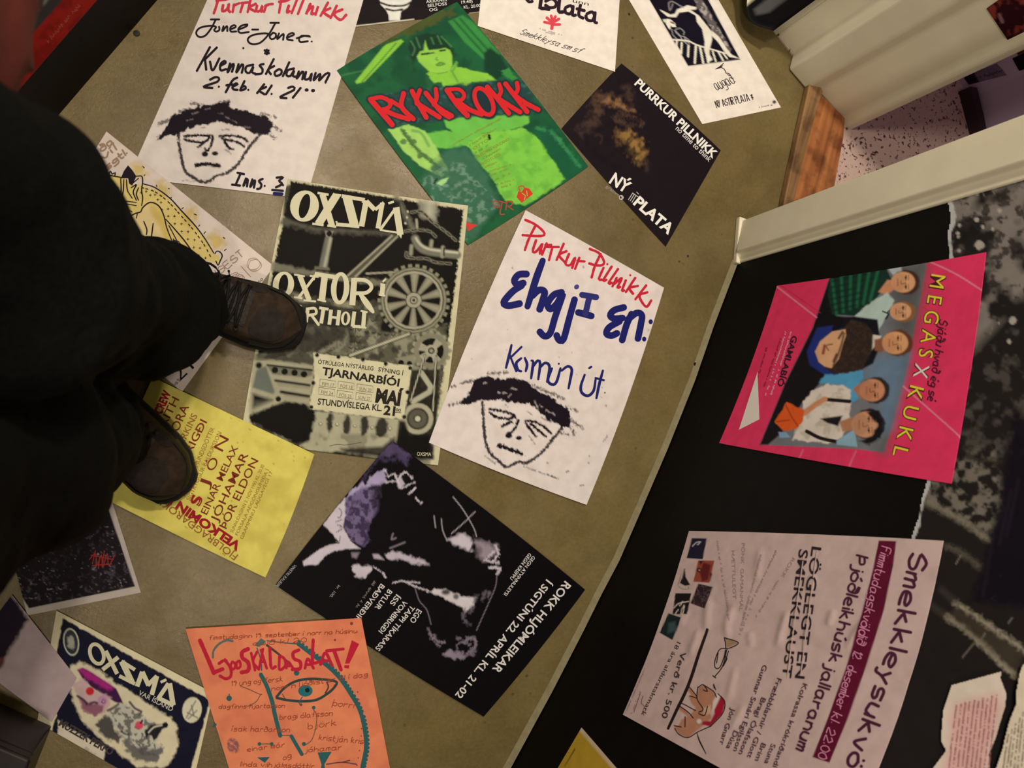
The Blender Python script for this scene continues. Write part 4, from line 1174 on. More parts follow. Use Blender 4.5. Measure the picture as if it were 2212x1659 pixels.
p.line('drawing', z("1070,1325 1170,1325|1400,1050 1440,1120 1430,1250 1390,1370 1330,1420|880,905 850,900 740,850 660,820|865,910 820,980 730,1030|1090,900 1120,950 1160,975|870,1412 980,1412"), 1.8, (110, 84, 60))
p.line('drawing', z("1180,1330 1290,1520"), 8, TE)
p.line('drawing', z("1030,930 1110,840 1230,770 1400,745 1630,770 1630,820 1560,890 1440,960 1300,975 1150,965 1030,940"), 5.5, (52, 66, 60))
p.line('drawing', z("1545,780 1560,830 1530,890"), 3.2, (80, 60, 50))
p.fill('drawing', ellipse(z.pt(1325, 868), 15.5, 12.5), (36, 104, 104))
p.fill('drawing', ellipse(z.pt(1345, 862), 5, 5), (20, 34, 36))
for a, b_, r in ((545, 945, 6), (1410, 1040, 4), (1310, 1412, 4.5), (855, 1412, 4), (980, 1412, 4), (1798, 180, 3.4), (1628, 348, 2.4), (1280, 1010, 3), (400, 1215, 3.6)):
    p.fill('drawing', ellipse(z.pt(a, b_), r, r, 0, 12), TE if r > 3.5 else (130, 60, 50))
p.line('drawing', z("545,940 545,900|1295,930 1260,990 1285,1020"), 2, TE)
p.fill('drawing', z("830,1550 960,1545 910,1605"), (50, 84, 88))
p.fill('drawing', z("1450,1500 1595,1490 1520,1620 1530,1700 1480,1700 1490,1620"), TE)
p.line('drawing', z("1540,1620 1700,1600 1850,1620|1700,1600 1780,1580"), 2.4, (90, 60, 60))
p.grain([ellipse(z.pt(585, 1430), 13, 17, -20)], (110, 70, 84), .3, .3, .5, .8)
for k in range(12):
    p.fill('drawing', ellipse(z.pt(1860 + 40 * math.sin(k / 3), 880 + k * 75), 1.6, 1.6, 0, 8), (150, 60, 60))
TR = (190, 30, 52)
for t_, wd in (("245,350 310,500 390,690", 9), ("390,680 480,645", 9), ("440,590 500,560 560,640 560,720 510,745 450,715", 6.5), ("500,545 520,560", 5), ("575,570 560,620 590,650 610,600 580,570", 5.5), ("620,580 650,560 660,620 625,640 620,580", 5.5), ("740,440 680,470 680,530 740,580 740,660 670,680", 8.5), ("770,480 810,660|830,470 790,570 850,650", 6), ("890,440 850,650|870,450 930,640|860,570 910,570", 6), ("960,430 975,630 1020,620", 6.5), ("1060,510 1060,650 1120,610 1110,540 1060,510", 6), ("1130,640 1150,570 1200,640|1140,615 1190,615", 5), ("1260,450 1200,480 1210,540 1270,570 1270,640 1190,650", 7.5), ("1320,640 1350,540 1410,640|1330,600 1400,600", 6), ("1405,345 1400,570 1470,570", 7), ("1480,600 1530,480 1600,610|1500,560 1580,560", 6.5), ("1540,460 1715,440", 7), ("1620,460 1690,655", 8.5)):
    p.line('title', z(t_), wd, TR, jit=.15)
p.fill('title', z("1800,350 1875,390 1775,590 1730,590"), TR)
p.fill('title', z("1725,605 1775,605 1770,640 1722,635"), TR)
for t_, a, b_, c_, d_, h in (('fimmtudaginn 19. september í norræna húsinu.', 340, 345, 1860, 275, 9), ('opið kl 20', 790, 405, 1330, 370, 10), ('19 ung og fersk', 560, 820, 1090, 770, 11), ('norræn ljóðlist er til í dag', 980, 870, 1960, 720, 10), ('þorri', 1600, 1020, 1815, 1045, 13), ('dagfinns hjartarson', 440, 1050, 1110, 1040, 9), ('bragi ólafsson', 1060, 1165, 1600, 1120, 11), ('ísak harðarson', 570, 1280, 1160, 1290, 11), ('björk', 1350, 1260, 1640, 1220, 13), ('kristján kris', 1460, 1370, 1915, 1410, 12), ('einar már', 730, 1490, 1110, 1440, 10), ('jóhamar', 1320, 1500, 1690, 1470, 11), ('og', 1100, 1580, 1180, 1550, 11), ('linda vilhjálmsdóttir', 660, 1640, 1410, 1660, 10)):
    p.hand('lettering', t_, z.pt(a, b_), z.pt(c_, d_), h, 1.5, BR, slant=.2)

# -- blue-black pig poster, bottom left
z = Z(0, 1250, .22604)
p = Sheet('poster', 'worn black and cream poster of grotesque pink and grey heads beside the orange one', [(122, 1319), (461, 1497), (405, 1745), (80, 1560)], level=3, base=(224, 204, 158), res=2.0)
NB = (22, 22, 38)
p.poly(z("600,380 2005,1160 1890,1580 1800,1900 400,1800 540,1300 540,700"), NB, 2.5, 1, rough=2)
p.poly(z("560,700 640,880 520,1300 400,1500 400,1000"), (176, 150, 136), 16, .0)
p.poly(z("640,900 680,820 760,800 900,850 1050,960 1250,1080 1500,1250 1650,1340 1700,1450 1700,1600 1600,1800 1300,1800 950,1520 820,1400 700,1200"), (222, 202, 160), 6, 1, rough=5)
p.poly(z("560,1360 640,1420 900,1560 1000,1600 1000,1760 540,1600"), (222, 202, 170), 4, 1, rough=3)
p.poly(z("740,870 790,850 880,900 1000,980 1110,1050 1160,1150 1180,1200 1100,1180 1000,1120 880,1040 790,960"), (70, 26, 66), 3)
p.poly(z("750,870 800,860 960,960 1090,1040 1060,1070 940,1020 820,940"), (176, 40, 120), 8, .95, rough=4)
p.poly(z("680,1000 790,960 880,1050 1000,1110 1060,1140 1050,1200 1000,1290 900,1310 800,1260 740,1130"), (206, 164, 158), 5, .9, rough=4)
p.poly(z("750,1130 850,1180 900,1190 1000,1200 980,1290 900,1310 800,1260"), (140, 76, 92), 5, .9, rough=5)
p.dot(z.pt(860, 1075), 9, (206, 40, 46), 3).dot(z.pt(980, 1165), 11, (196, 140, 160), 4).brush(z("990,1150 970,1180 1000,1190 1005,1160"), 2, (120, 60, 90), 2)
p.brush(z("740,1120 800,1160 830,1200|860,1200 900,1180 930,1190"), 5, (60, 50, 60), 3, .9)
p.poly(z("1040,1240 1150,1190 1240,1220 1400,1330 1500,1390 1560,1400 1540,1460 1480,1560 1560,1620 1500,1700 1350,1680 1220,1580 1150,1480 1070,1400 1040,1330"), (196, 186, 160), 5, .95, rough=4)
p.grain(z("1040,1240 1240,1220 1500,1390 1540,1460 1480,1560 1500,1700 1350,1680 1150,1480"), (80, 76, 74), .14, .5, .62, .8)
p.poly(z("920,1400 1000,1310 1050,1330 1090,1430 1150,1500 1130,1560 1030,1540 950,1460"), (66, 62, 60), 6, .95, rough=5)
p.poly(z("1150,1520 1250,1560 1350,1620 1500,1640 1540,1590 1560,1640 1500,1760 1300,1740 1200,1640"), (90, 84, 80), 6, .9, rough=6)
p.brush(z("1240,1180 1290,1240 1350,1270 1330,1300|1030,1260 1090,1230 1130,1200"), 5, (90, 86, 80), 3)
p.poly(z("1380,1460 1440,1400 1540,1390 1590,1370 1600,1410 1550,1440 1500,1520 1470,1550 1450,1500 1420,1490 1400,1530"), (34, 32, 34), 3)
p.brush(z("1420,1470 1470,1420 1550,1400"), 3, (214, 200, 170), 2)
p.dot(z.pt(1580, 1400), 6, (24, 22, 24)).dot(z.pt(1330, 1400), 9, (216, 74, 92), 3).brush(z("1345,1380 1360,1355"), 4, (30, 26, 26))
p.brush(z("1160,1460 1210,1490 1250,1480"), 5, (70, 66, 64), 3, rough=3)
p.dot(z.pt(680, 605), 17, (206, 196, 160), 2, ry=30, rot=-8).dot(z.pt(680, 605), 14.5, (50, 50, 54), 2, ry=27, rot=-8).poly(z("640,560 690,540 720,620 700,690 650,640"), (160, 152, 130), 4, rough=4)
p.dot(z.pt(1835, 1255), 21, (220, 206, 166), 2, ry=28, rot=8).brush(z("1780,1330 1830,1240 1870,1170|1790,1280 1890,1330|1830,1210 1850,1300|1800,1340 1880,1260"), 3, (110, 104, 96), 2, .8)
p.poly(z("1000,600 1040,640 1000,650"), NB, 2)
TL = 'title'
serif_ring(p, TL, z.pt(925, 720), 18, 26, 8, 8, CL, -20)
for t_, wd in (("1010,690 1120,910", 9), ("1130,750 980,870", 9), ("1160,790 1290,870", 8), ("1165,790 1260,990", 13), ("1140,930 1290,1005", 8), ("1360,890 1310,1030", 10), ("1360,890 1420,1020", 10), ("1500,930 1410,1020", 9), ("1500,930 1450,1110", 10), ("1610,1000 1510,1150", 9), ("1620,1000 1655,1210", 11), ("1510,1140 1660,1210", 9), ("1535,990 1590,965", 6)):
    slab(z(t_), wd, CL, p, TL)
p.type('lettering', 'VAR ÍSLAND', z.pt(1318, 1105), z.pt(1640, 1270), 10, (196, 186, 156), .01)
p.type('lettering', 'MUZZEK PERFO', z.pt(555, 1400), z.pt(1060, 1690), 15, (70, 58, 52), .04)
p.brush(z("540,1650 640,1640 720,1700|820,1640 900,1720"), 12, (110, 104, 104), 8, .6, rough=6)

# -- dark leaf photo
z = Z(0, 1125, .32188)
p = Sheet('poster', 'dark leaf photo poster with white border and red scrawl near the right boot', [(-10, 1060), (216, 1000), (304.5, 1280), (59, 1329.5)], level=2, base=(196, 176, 156))
ph = z("-200,-300 690,-330 905,440 195,590 -100,-150")
p.poly(z("-300,-200 620,-400 905,440 195,588"), (30, 24, 27), 2)
p.grain(z("-300,-200 620,-400 905,440 195,588"), (84, 72, 76), .13, .62, .74, .7)
p.grain(z("-300,-200 620,-400 905,440 195,588"), (170, 156, 152), .2, .74, .82, .6, seed=8)
p.brush(z("390,-100 440,200 480,400 500,470|560,180 580,350 620,440"), 16, (28, 22, 26), 12, .9, rough=6)
p.line('drawing', z("600,260 640,220 650,300 680,230 690,310 720,220 730,300 770,230|610,230 760,260|640,200 620,290|700,200 690,280|620,300 750,290|660,320 670,240"), 2.2, (150, 40, 36))

# -- yellow ink drawing, partly under the trousers
z = Z(150, 270, .22604)
p = Sheet('poster', 'white poster with a black and yellow drawing of a reclining figure behind the left leg', [(230, 284), (592, 575), (393, 847), (60, 560)], level=3, base=(222, 198, 176))
YL = (206, 170, 74)
p.poly(z("330,520 360,470 440,470 500,490 620,570 700,570 820,620 960,720 1080,830 1200,960 1300,1080 1380,1230 1440,1250 1430,1330 1300,1300 1200,1290 1000,1350 800,1350 450,900 320,600"), (220, 190, 110), 4)
for q, rx, ry in (((660, 430), 17, 12), ((890, 620), 18, 14), ((1140, 860), 18, 20), ((1400, 1110), 20, 15)):
    p.poly(ellipse(z.pt(*q), rx, ry, 40), YL, 16, .8, rough=10)
p.poly(z("560,1100 560,900 620,850 680,840 760,750 830,770 900,880 960,1080 970,1180 930,1230 850,1150 800,1080 780,1100"), (222, 192, 130), 3)
p.poly(z("760,760 830,780 900,880 960,1090 970,1170 920,1130 860,960 780,840"), YL, 10, .8)
K_ = (26, 18, 26)
p.fill('drawing', z("490,510 520,440 560,385 600,430 640,490 600,580 570,560 560,510"), K_)
p.fill('drawing', z("330,640 380,630 410,690 440,790 470,880 420,870 350,760"), K_)
p.fill('drawing', z("990,1080 1030,1130 1040,1190 1090,1250 1160,1330 1100,1340 1010,1230 960,1220 930,1235 980,1160"), K_)
p.line('drawing', z("490,510 495,640 490,740|520,520 515,620 500,720|545,520 550,600 560,640|640,490 690,490 700,540 690,620 700,700 690,770|600,560 660,510|590,600 640,570 610,640 640,720|660,600 640,660 660,720|490,740 460,770 440,740|560,640 600,700|700,560 820,600 960,700 1080,830 1200,960 1290,1080 1380,1225|560,1100 570,900 620,850 680,830 700,790 770,740 850,770 900,860 930,980 980,1110|650,840 640,890|710,920 740,1000 735,1050|800,940 790,1020 780,1090|920,900 1010,1000 1110,1120 1220,1280|950,960 1040,1130|330,600 320,540 350,480 430,490 490,500|345,480 330,450 360,450 370,480|380,470 390,440 410,470|410,470 440,455 430,490|1390,1230 1410,1205 1440,1215 1460,1250 1440,1300 1420,1340 1400,1300"), 3, K_, taper=.2)
p.line('drawing', z("500,720 560,730 640,740|510,750 640,770|520,780 600,830|450,880 560,890|470,920 560,930|470,960 550,980|480,1000 540,1020|1010,1100 1130,1260|1040,1110 1190,1290"), 2, K_)
for k in range(20):
    t = k / 19
    q = smooth_line(z("700,600 820,640 950,740 1070,870 1190,1010 1290,1150 1350,1260")[0], 3)
    c_ = q[int(t * (len(q) - 2))]
    d_ = q[int(t * (len(q) - 2)) + 1] - c_
    d_ /= np.hypot(*d_)
    p.line('drawing', [np.array([c_ - d_ * 2.5, c_ + d_ * 2.5])], 2.4, K_, False)
    e_ = np.array((-d_[1], d_[0]))
    for o_ in (14, 27):
        if (k + o_) % 2:
            c2 = c_ + e_ * o_ * .8 * (.5 if k < 5 else 1)
            p.line('drawing', [np.array([c2 - (2.5, 0), c2 + (2.5, 0)]), np.array([c2 - (0, 2.5), c2 + (0, 2.5)])], 1.3, K_, False)
p.line('drawing', z("700,395 715,410|715,485 722,475|830,575 835,590|945,605 955,610|965,705 975,690|1075,800 1090,790|1190,850 1215,860|1235,970 1245,955|1285,1040 1300,1020|1470,1075 1485,1085|1480,1200 1500,1185|400,560 400,590|350,570 390,580|440,590 470,600|420,640 430,680|450,710 480,715"), 2, K_)
p.hand('lettering', 'Glæða', z.pt(195, 345), z.pt(420, 170), 14, 4, (156, 124, 96), slant=.1)
p.hand('lettering', 'þvíl', z.pt(240, 400), z.pt(450, 235), 13, 4, (156, 124, 96), slant=.1)
p.hand('lettering', 'sgtl.', z.pt(360, 430), z.pt(555, 275), 13, 4, (156, 124, 96), slant=.1)
GB = (150, 122, 104)
p.hand('lettering', 'ISEST', z.pt(1430, 1440), z.pt(1670, 1240), 15, 2.2, GB, slant=0)
q0, q1 = z.pt(1470, 1660), z.pt(1840, 1345)
for o_ in (-1.5, 1.5):
    p.hand('lettering', 'RBIO', q0 + (o_, o_), q1 + (o_, o_), 27, 1.3, GB, slant=0, jit=.05)
p.type('lettering', 'KR 350', z.pt(1740, 1590), z.pt(1855, 1478), 6, (60, 46, 50), 0)
y = Z(0, 450, .32188)
p.type('lettering', '21', y.pt(1205, 1165), y.pt(1305, 1070), 29, K_, -.005)
p.type('lettering', '14', y.pt(1000, 1165), y.pt(1060, 1110), 26, K_, -.005)
p.hand('lettering', 'Dag.', y.pt(1290, 1040), y.pt(1350, 965), 9, 1.4, (120, 100, 90), slant=0)
p.hand('lettering', 'Föst.', y.pt(1150, 1220), y.pt(1215, 1150), 8, 1.4, (120, 100, 90), slant=0)
p.line('lettering', y("1030,1150 1090,1200|1070,1120 1100,1150 1130,1100|1130,1080 1180,1050 1160,1100"), 1.6, (150, 126, 110))

# -- lilac sheet at the left edge, dark upper half
z = Z(0, 1280, .22857)
p = Sheet('poster', 'pale lilac poster with a dark violet top beside the low black box', [(26, 1285), (166, 1465), (112, 1560), (-75, 1420)], level=4, base=(186, 158, 150))
p.poly(z("100,0 260,255 0,700 -400,600 -400,0"), (34, 24, 36), 10, 1, rough=3)
# ------------------------------------------------------------------ posters on the walls
y, y2 = Z(1500, 400, .32188), Z(1500, 900, .32188)
PK = (214, 44, 74)
G6 = 0.54
p = Sheet('poster', 'pink poster with a group photo and yellow MEGAS X KUKL lettering, on the black wall', [(1680, 618), (2132, 546), (2057, 1046), (1555, 958)], RIGHT, 2, PK, 2.2, gain=G6, bow=[(0, 3), (5, 2), (0, 2), (6, 0)])
p.poly(y("915,618 1565,505 1560,560 1430,1250 1280,1800 1275,1798 1100,1775 900,1765 445,1745 620,1320 800,960"), (98, 96, 96), 2)
p.poly(y("1300,560 1565,505 1540,760 1470,1080 1390,1380 1290,1790 1250,1790 1380,1200"), (74, 70, 66), 40, .9)
p.poly(y("1130,1250 1250,1150 1450,1120 1330,1640 1200,1700 1250,1500"), (88, 108, 124), 30, .8)
p.poly(y("915,618 1000,600 960,880 1100,900 1000,1280 860,1320 740,1450 600,1659 500,1745 445,1745 620,1320 800,960"), (18, 15, 18), 4)
p.poly(y("915,640 1080,590 1290,555 1330,640 1260,720 1190,810 1090,880 930,870 900,740"), (20, 42, 32), 3)
for k in range(6):
    p.brush(y(f"{930 + k * 62},{640 - k * 14} {960 + k * 45},{870 - k * 18}"), 6, (30, 92, 58), 5, .8, curve=False)
    p.brush(y(f"{930 - k * 4},{650 + k * 40} {1290 - k * 40},{570 + k * 48}"), 4, (16, 30, 26), 4, .7, curve=False)
SK1 = (196, 132, 92)
def head(c, rx, ry, tone, hair, hs=1.0):
    q = y.pt(*c)
    p.poly(ellipse(q + (4, 0), rx * 1.14, ry * 1.12), hair, 4, .95, rough=2)
    p.poly(ellipse(q - (2.5, 0), rx, ry * .94), tone, 4)
    p.poly(ellipse(q - (rx * .45, 0), rx * .6, ry * .8), tuple(int(v * .86) for v in tone), 7, .6)
    d = tuple(int(v * .38) for v in tone)
    for sg in (-1, 1):
        p.brush([np.array([q + (rx * .12, sg * ry * .22), q + (rx * .14, sg * ry * .58)])], 2.8, d, 3, .9)
        p.dot(q + (rx * .12, sg * ry * .42), 2.4, tuple(int(v * .2) for v in tone), 2, .9)
        p.brush([np.array([q + (rx * .34, sg * ry * .20), q + (rx * .36, sg * ry * .64)])], 1.8, d, 2, .7)
    p.brush([np.array([q + (rx * .1, ry * .06), q + (-rx * .26, ry * .16), q + (-rx * .28, -ry * .12)])], 1.8, d, 2, .7)
    p.brush([np.array([q + (-rx * .55, -ry * .28), q + (-rx * .55, ry * .28)])], 2.8, (150, 74, 62), 2.4, .9)
p.poly(y("1240,720 1300,640 1370,640 1350,700 1300,740"), (176, 116, 80), 4)
p.poly(y("1080,880 1190,790 1300,720 1345,780 1300,880 1250,960 1240,1000 1180,960 1100,905"), (158, 168, 182), 4, rough=2)
p.poly(y("1290,545 1390,530 1400,590 1340,610"), (150, 150, 148), 5)
p.brush(y("1270,850 1310,870 1290,900 1330,830 1300,860"), 3, (24, 22, 30), 2)
head((1415, 655), 26, 24, (196, 134, 92), (58, 34, 24))
head((1398, 852), 23, 20, (200, 136, 96), (120, 78, 48))
p.poly(y("1000,890 1085,885 1235,905 1250,1010 1250,1090 1205,1200 1130,1240 1000,1200"), (20, 18, 24), 4)
p.poly(y("1195,1005 1262,1015 1240,1060 1205,1100 1160,1150 1180,1080"), (196, 190, 186), 3)
p.poly(y("1215,1040 1260,1030 1290,1090 1260,1130 1215,1110"), (120, 74, 50), 4)
head((1362, 1062), 28, 26, (204, 134, 88), (84, 44, 26))
p.poly(y("760,1120 830,960 935,945 920,1000 1000,960 1000,1060 1000,1270 880,1275 780,1210"), (30, 40, 96), 5)
p.poly(y("1010,960 1060,905 1150,930 1205,990 1200,1110 1130,1240 1000,1280 930,1262 880,1230 900,1100"), (44, 32, 26), 5)
p.grain(y("1010,960 1060,905 1150,930 1205,990 1200,1110 1130,1240 1000,1280 930,1262"), (66, 48, 38), .2, .5, .7, .4)
p.poly(y("815,1120 850,1050 930,985 1020,970 1024,1010 1000,1080 975,1170 925,1232 880,1220 840,1190"), (196, 138, 98), 3)
p.brush(y("1000,990 975,1030|960,1140 940,1185"), 5, (50, 30, 24), 4, .9).brush(y("880,1080 870,1130"), 6, (130, 52, 44), 4).brush(y("930,1070 890,1080 905,1110"), 3, (120, 76, 54), 3).brush(y("1010,1000 985,1100 940,1210"), 5, (60, 40, 30), 4, .8)
p.poly(y("840,1330 880,1275 1000,1270 1130,1245 1140,1300 1085,1370 1110,1440 1055,1470 1050,1390 960,1345"), (70, 128, 178), 4, rough=2)
p.poly(y("1070,1370 1120,1330 1150,1390 1120,1440"), (150, 96, 68), 4)
head((1208, 1380), 27, 26, (178, 116, 82), (38, 26, 22))
CRW = (206, 192, 164)
p.poly(y("735,1455 800,1380 890,1340 1000,1345 1052,1380 1055,1490 1050,1560 1000,1700 960,1720 900,1740 660,1710 700,1620 740,1520"), CRW, 4, rough=3)
p.grain(y("735,1455 890,1340 1052,1380 1055,1490 960,1720 660,1710"), (160, 146, 122), .07, .5, .66, .7)
p.brush(y("875,1440 1048,1455"), 8, (24, 20, 22), 2).brush(y("760,1655 850,1700 960,1725"), 8, (24, 20, 22), 2)
p.poly(y("850,1570 1000,1550 970,1620 900,1600"), (24, 20, 22), 4)
p.brush(y("750,1530 820,1475 880,1440"), 12, (176, 116, 78), 4)
p.poly(y("545,1590 625,1460 745,1515 735,1590 690,1640 600,1650"), (206, 74, 26), 3, rough=2).brush(y("620,1480 660,1560 700,1620|560,1590 640,1580"), 3, (130, 40, 20), 3, .8)
p.poly(y("570,1660 620,1660 650,1695 580,1700"), (112, 136, 160), 3).poly(y("960,1720 1080,1640 1100,1760 960,1745"), (120, 146, 172), 3)
p.poly(y("980,1590 1060,1560 1090,1640 1000,1660"), (150, 100, 70), 4)
head((1165, 1610), 31, 30, (176, 122, 88), (26, 20, 22))
p.poly(y("1170,1530 1240,1520 1270,1590 1255,1700 1180,1745 1110,1720 1200,1690 1240,1610"), (22, 17, 20), 5, rough=3)
for t_ in ("1570,510 1760,600 1945,715", "560,685 825,890", "1410,1355 1760,1665 1790,1700"):
    p.brush(y(t_), 3.4, (236, 104, 120), 2)
p.brush(y2("1090,235 1045,338|735,225 712,278"), 3, (232, 96, 112), 3, .8)
p.brush(y("590,680 850,860|1540,820 1700,960"), 1.6, (160, 30, 54), 2, .8)
for l_, cl, bo in (('title', (70, 26, 30), .035), ('title_fill', (206, 178, 46), .0)):
    wc = cl if bo > .03 else (226, 220, 210)
    p.type(l_, 'M E G A S', y.pt(1598, 600), y.pt(1509, 1152), 31, cl, bo)
    p.type(l_, 'X', y.pt(1492, 1195), y.pt(1474, 1290), 31, wc, bo)
    p.type(l_, 'K U K L', y.pt(1456, 1345), y.pt(1337, 1812), 31, cl, bo)
p.hand('lettering', 'Sjáðu hvað ég sé', y.pt(1655, 905), y.pt(1575, 1445), 18, 2.2, (50, 20, 34), slant=.2)
p.type('lettering', 'GAMLABÍÓ', y.pt(663, 1010), y.pt(562, 1348), 12, (44, 20, 34), .02)
for t_, cl, sd in (("650,985 515,1410", (226, 150, 160), 1), ("615,985 478,1412", (226, 150, 160), 2), ("580,1030 470,1350", (120, 24, 48), 3), ("492,1070 428,1290", (120, 24, 48), 4)):
    q = y(t_)[0]
    p.scrawl('lettering', q[0], q[1], 5, 1, cl, sd)
p.fill('emblem', y("430,1255 443,1575 305,1645"), (222, 186, 176))

z = Z(1300, 1125, .32188)
WR = [smooth_line(q, 6) for q in z("890,570 850,690 850,780|725,530 705,730|660,740 600,900|1250,620 1190,840|1560,610 1530,700|1000,760 1010,840|1430,380 1400,470|1070,190 1050,400|1790,640 1650,860|900,1000 860,1200|560,600 540,700|960,1250 880,1400")]
def wrinkle(s, v, P=None):
    P = s.P if P is None else P
    n = s.surf.hit(P, 1.0) - s.surf.hit(P, 0.0)
    h = 0.0012 * fbm(P, .012, 4)
    for k, q in enumerate(WR):
        i = np.where(((P > q.min(0) - 22) & (P < q.max(0) + 22)).all(1))[0]
        if len(i):
            h[i] += (0.0016 if k < 4 else 0.0011) * np.exp(-(seg_dist(P[i], q, False) / 9.0) ** 2) * np.clip(1.3 - (np.hypot(*(P[i] - q.mean(0)).T) / (np.ptp(q, 0).max() * .5 + 4)) ** 2, 0, 1)
    return v + n * h[:, None]
GS = 0.62
p = Sheet('poster', 'wrinkled white poster with a crimson band and a trumpet drawing, on the black wall', [(1490, 1148), (2041, 1170), (1835, 1812), (1348, 1545)], RIGHT, 2, (184, 154, 141), 2.2, gain=GS, warp=wrinkle, bow=[(0, -3), (22, 6), (0, 0), (8, 2)])
p.poly(z("1868,138 1986,142 1965,300 1905,600 1790,960 1660,1330 1540,1630 1425,1592 1540,1290 1645,1000 1740,680 1830,330"), (88, 18, 40), 2)
for t_, cl in (("610,120 712,122 685,262 577,255", (28, 24, 40)), ("655,270 765,272 730,420 622,412", (136, 62, 46)), ("655,425 752,448 700,595 602,558", (44, 28, 34)), ("500,490 607,490 580,632 482,632", (24, 20, 22)), ("455,625 542,655 482,805 395,755", (26, 36, 36))):
    p.poly(z(t_), cl, 1.6)
p.brush(z("615,175 640,150 670,145 650,165"), 2, (180, 170, 176), 1.6)
p.poly(z("690,285 740,300 720,400 680,410 665,350"), (90, 28, 28), 4).dot(z.pt(660, 335), 5, (50, 22, 24)).dot(z.pt(662, 335), 2, (190, 120, 100)).poly(z("660,275 690,272 670,300"), (24, 20, 24), 3).poly(z("735,350 750,360 735,410"), (24, 20, 24), 3)
p.grain(z("655,425 752,448 700,595 602,558"), (100, 76, 74), .4, .5, .7, .8)
p.brush(z("490,590 520,560 560,550 590,545|530,575 550,545|500,630 520,600|545,600 560,570 555,625 540,628 545,600"), 2, (206, 196, 190), 1.5)
p.poly(z("455,690 500,680 510,740 450,760"), (54, 70, 70), 6)
p.poly(z("565,320 570,380 600,435 565,440 530,420 545,390"), (30, 24, 26), 1.6)
p.brush(z("555,330 520,440 580,465 590,445"), 1.2, (120, 104, 104), 1.4)
TN = (166, 112, 84)
p.poly(z("655,1125 690,1105 745,1140 780,1180 790,1200 740,1280 745,1330 700,1370 640,1420 590,1460 530,1440 515,1400 545,1340 600,1310 640,1260 610,1230 590,1180 640,1190"), TN, 3)
p.poly(z("590,1110 650,1190 640,1210 580,1140|520,1240 590,1290 600,1330 525,1270|495,1380 545,1390 540,1440 500,1400"), TN, 2)
p.poly(z("690,1260 740,1240 745,1300 690,1310"), (190, 150, 120), 4)
p.poly(z("765,1235 800,1165 838,1215 820,1300 740,1386 680,1372 690,1350 740,1350 765,1300"), (150, 26, 44), 2.4)
p.poly(z("755,1220 785,1160 812,1172 770,1260 750,1290"), (206, 180, 172), 3).dot(z.pt(662, 1350), 5, (206, 180, 172), 3)
p.poly(z("832,790 926,825 850,860 845,850"), (150, 116, 84), 2)
OL = (36, 24, 26)
p.line('drawing', z("718,735 660,900 590,1110 520,1260 455,1400"), 7, OL, taper=.2)
p.line('drawing', z("832,790 926,825 850,865 840,830 832,790|845,862 800,870 770,940 770,990 800,990 830,920 840,870|850,865 820,980 765,1055|860,880 835,960|790,890 780,960|835,915 850,930 825,980|755,1045 775,1060"), 2.2, OL)
p.line('drawing', z("590,1110 650,1190 600,1180|655,1125 690,1105 720,1150 690,1140|655,1120 650,1200 690,1270 660,1290|690,1105 760,1150 780,1190|520,1240 590,1290 625,1330|520,1240 545,1230 640,1280|570,1320 570,1390|495,1380 545,1390|500,1400 530,1440 590,1460 660,1420 740,1385|790,1165 835,1220 820,1300 740,1386|765,1130 760,1100 775,1140|720,1250 700,1310 660,1300"), 2, OL)
p.line('drawing', z("650,1430 665,1480 710,1570"), 3, OL, taper=.6)
PU2 = (70, 26, 46)
for t_, q0, q1, h, wd in (('Smekkl', (2082, 225), (1945, 860), 38, 6.6), ('eysukvö', (1928, 890), (1655, 1640), 38, 6.6), ('ld', (1640, 1690), (1600, 1800), 38, 6.6), ('Þjóðleikhúsk', (1722, 235), (1535, 945), 25, 4.4), ('jallaranum', (1518, 972), (1318, 1535), 25, 4.4)):
    p.hand('title', t_, z.pt(*q0), z.pt(*q1), h, wd, PU2, slant=0, jit=.18)
for t_, q0, q1 in (('Fimmtudagskvöldið', (1892, 175), (1722, 825)), ('12.', (1708, 870), (1690, 925)), ('desember', (1668, 975), (1580, 1255)), ('kl. 22.00', (1566, 1290), (1462, 1590))):
    p.hand('lettering', t_, z.pt(*q0), z.pt(*q1), 20, 2.2, (196, 120, 140), slant=.1)
for t_, q0, q1, h in (('LÖGLEGT EN', (1422, 178), (1308, 1060), 20), ('SMEKKLAUST', (1338, 195), (1222, 1055), 19)):
    p.type('lettering', t_, z.pt(*q0), z.pt(*q1), h, (40, 28, 34), .01)
    for k in (0.6,):                                                # the gap of the stencil letters
        a, b_ = z.pt(*q0), z.pt(*q1)
        d_ = (b_ - a) / np.hypot(*(b_ - a))
        u_ = np.array((d_[1], -d_[0])) * h
        p.line('stencil_gap', [np.array([a + u_ * (.34 + .36 * k), b_ + u_ * (.34 + .36 * k)])], 2.4, (184, 154, 141), False)
for t_, q0, q1 in (('Gunnar Smári Egilsson', (1092, 970), (892, 1548)), ('Bragi Ólafsson', (1085, 1190), (928, 1568)), ('Fræbbblarnir / Glott', (1190, 1060), (985, 1592)), ('Brim', (1085, 1495), (1038, 1612)), ('Stuna', (1150, 1500), (1102, 1632)), ('Dúsa', (900, 1412), (845, 1530)), ('Jón Gnarr', (880, 1260), (800, 1505)), ('Kolrassa krókríðandi', (1362, 1095), (1160, 1655))):
    p.type('lettering', t_, z.pt(*q0), z.pt(*q1), 10.5, (70, 40, 52), .006)
p.type('lettering', 'Verð kr. 500', z.pt(542, 882), z.pt(412, 1325), 12, (54, 38, 42), .006)
p.type('lettering', '18 ára aldurstakmark', z.pt(515, 815), z.pt(272, 1308), 8.5, (54, 38, 42), .004)
FA = (142, 116, 110)
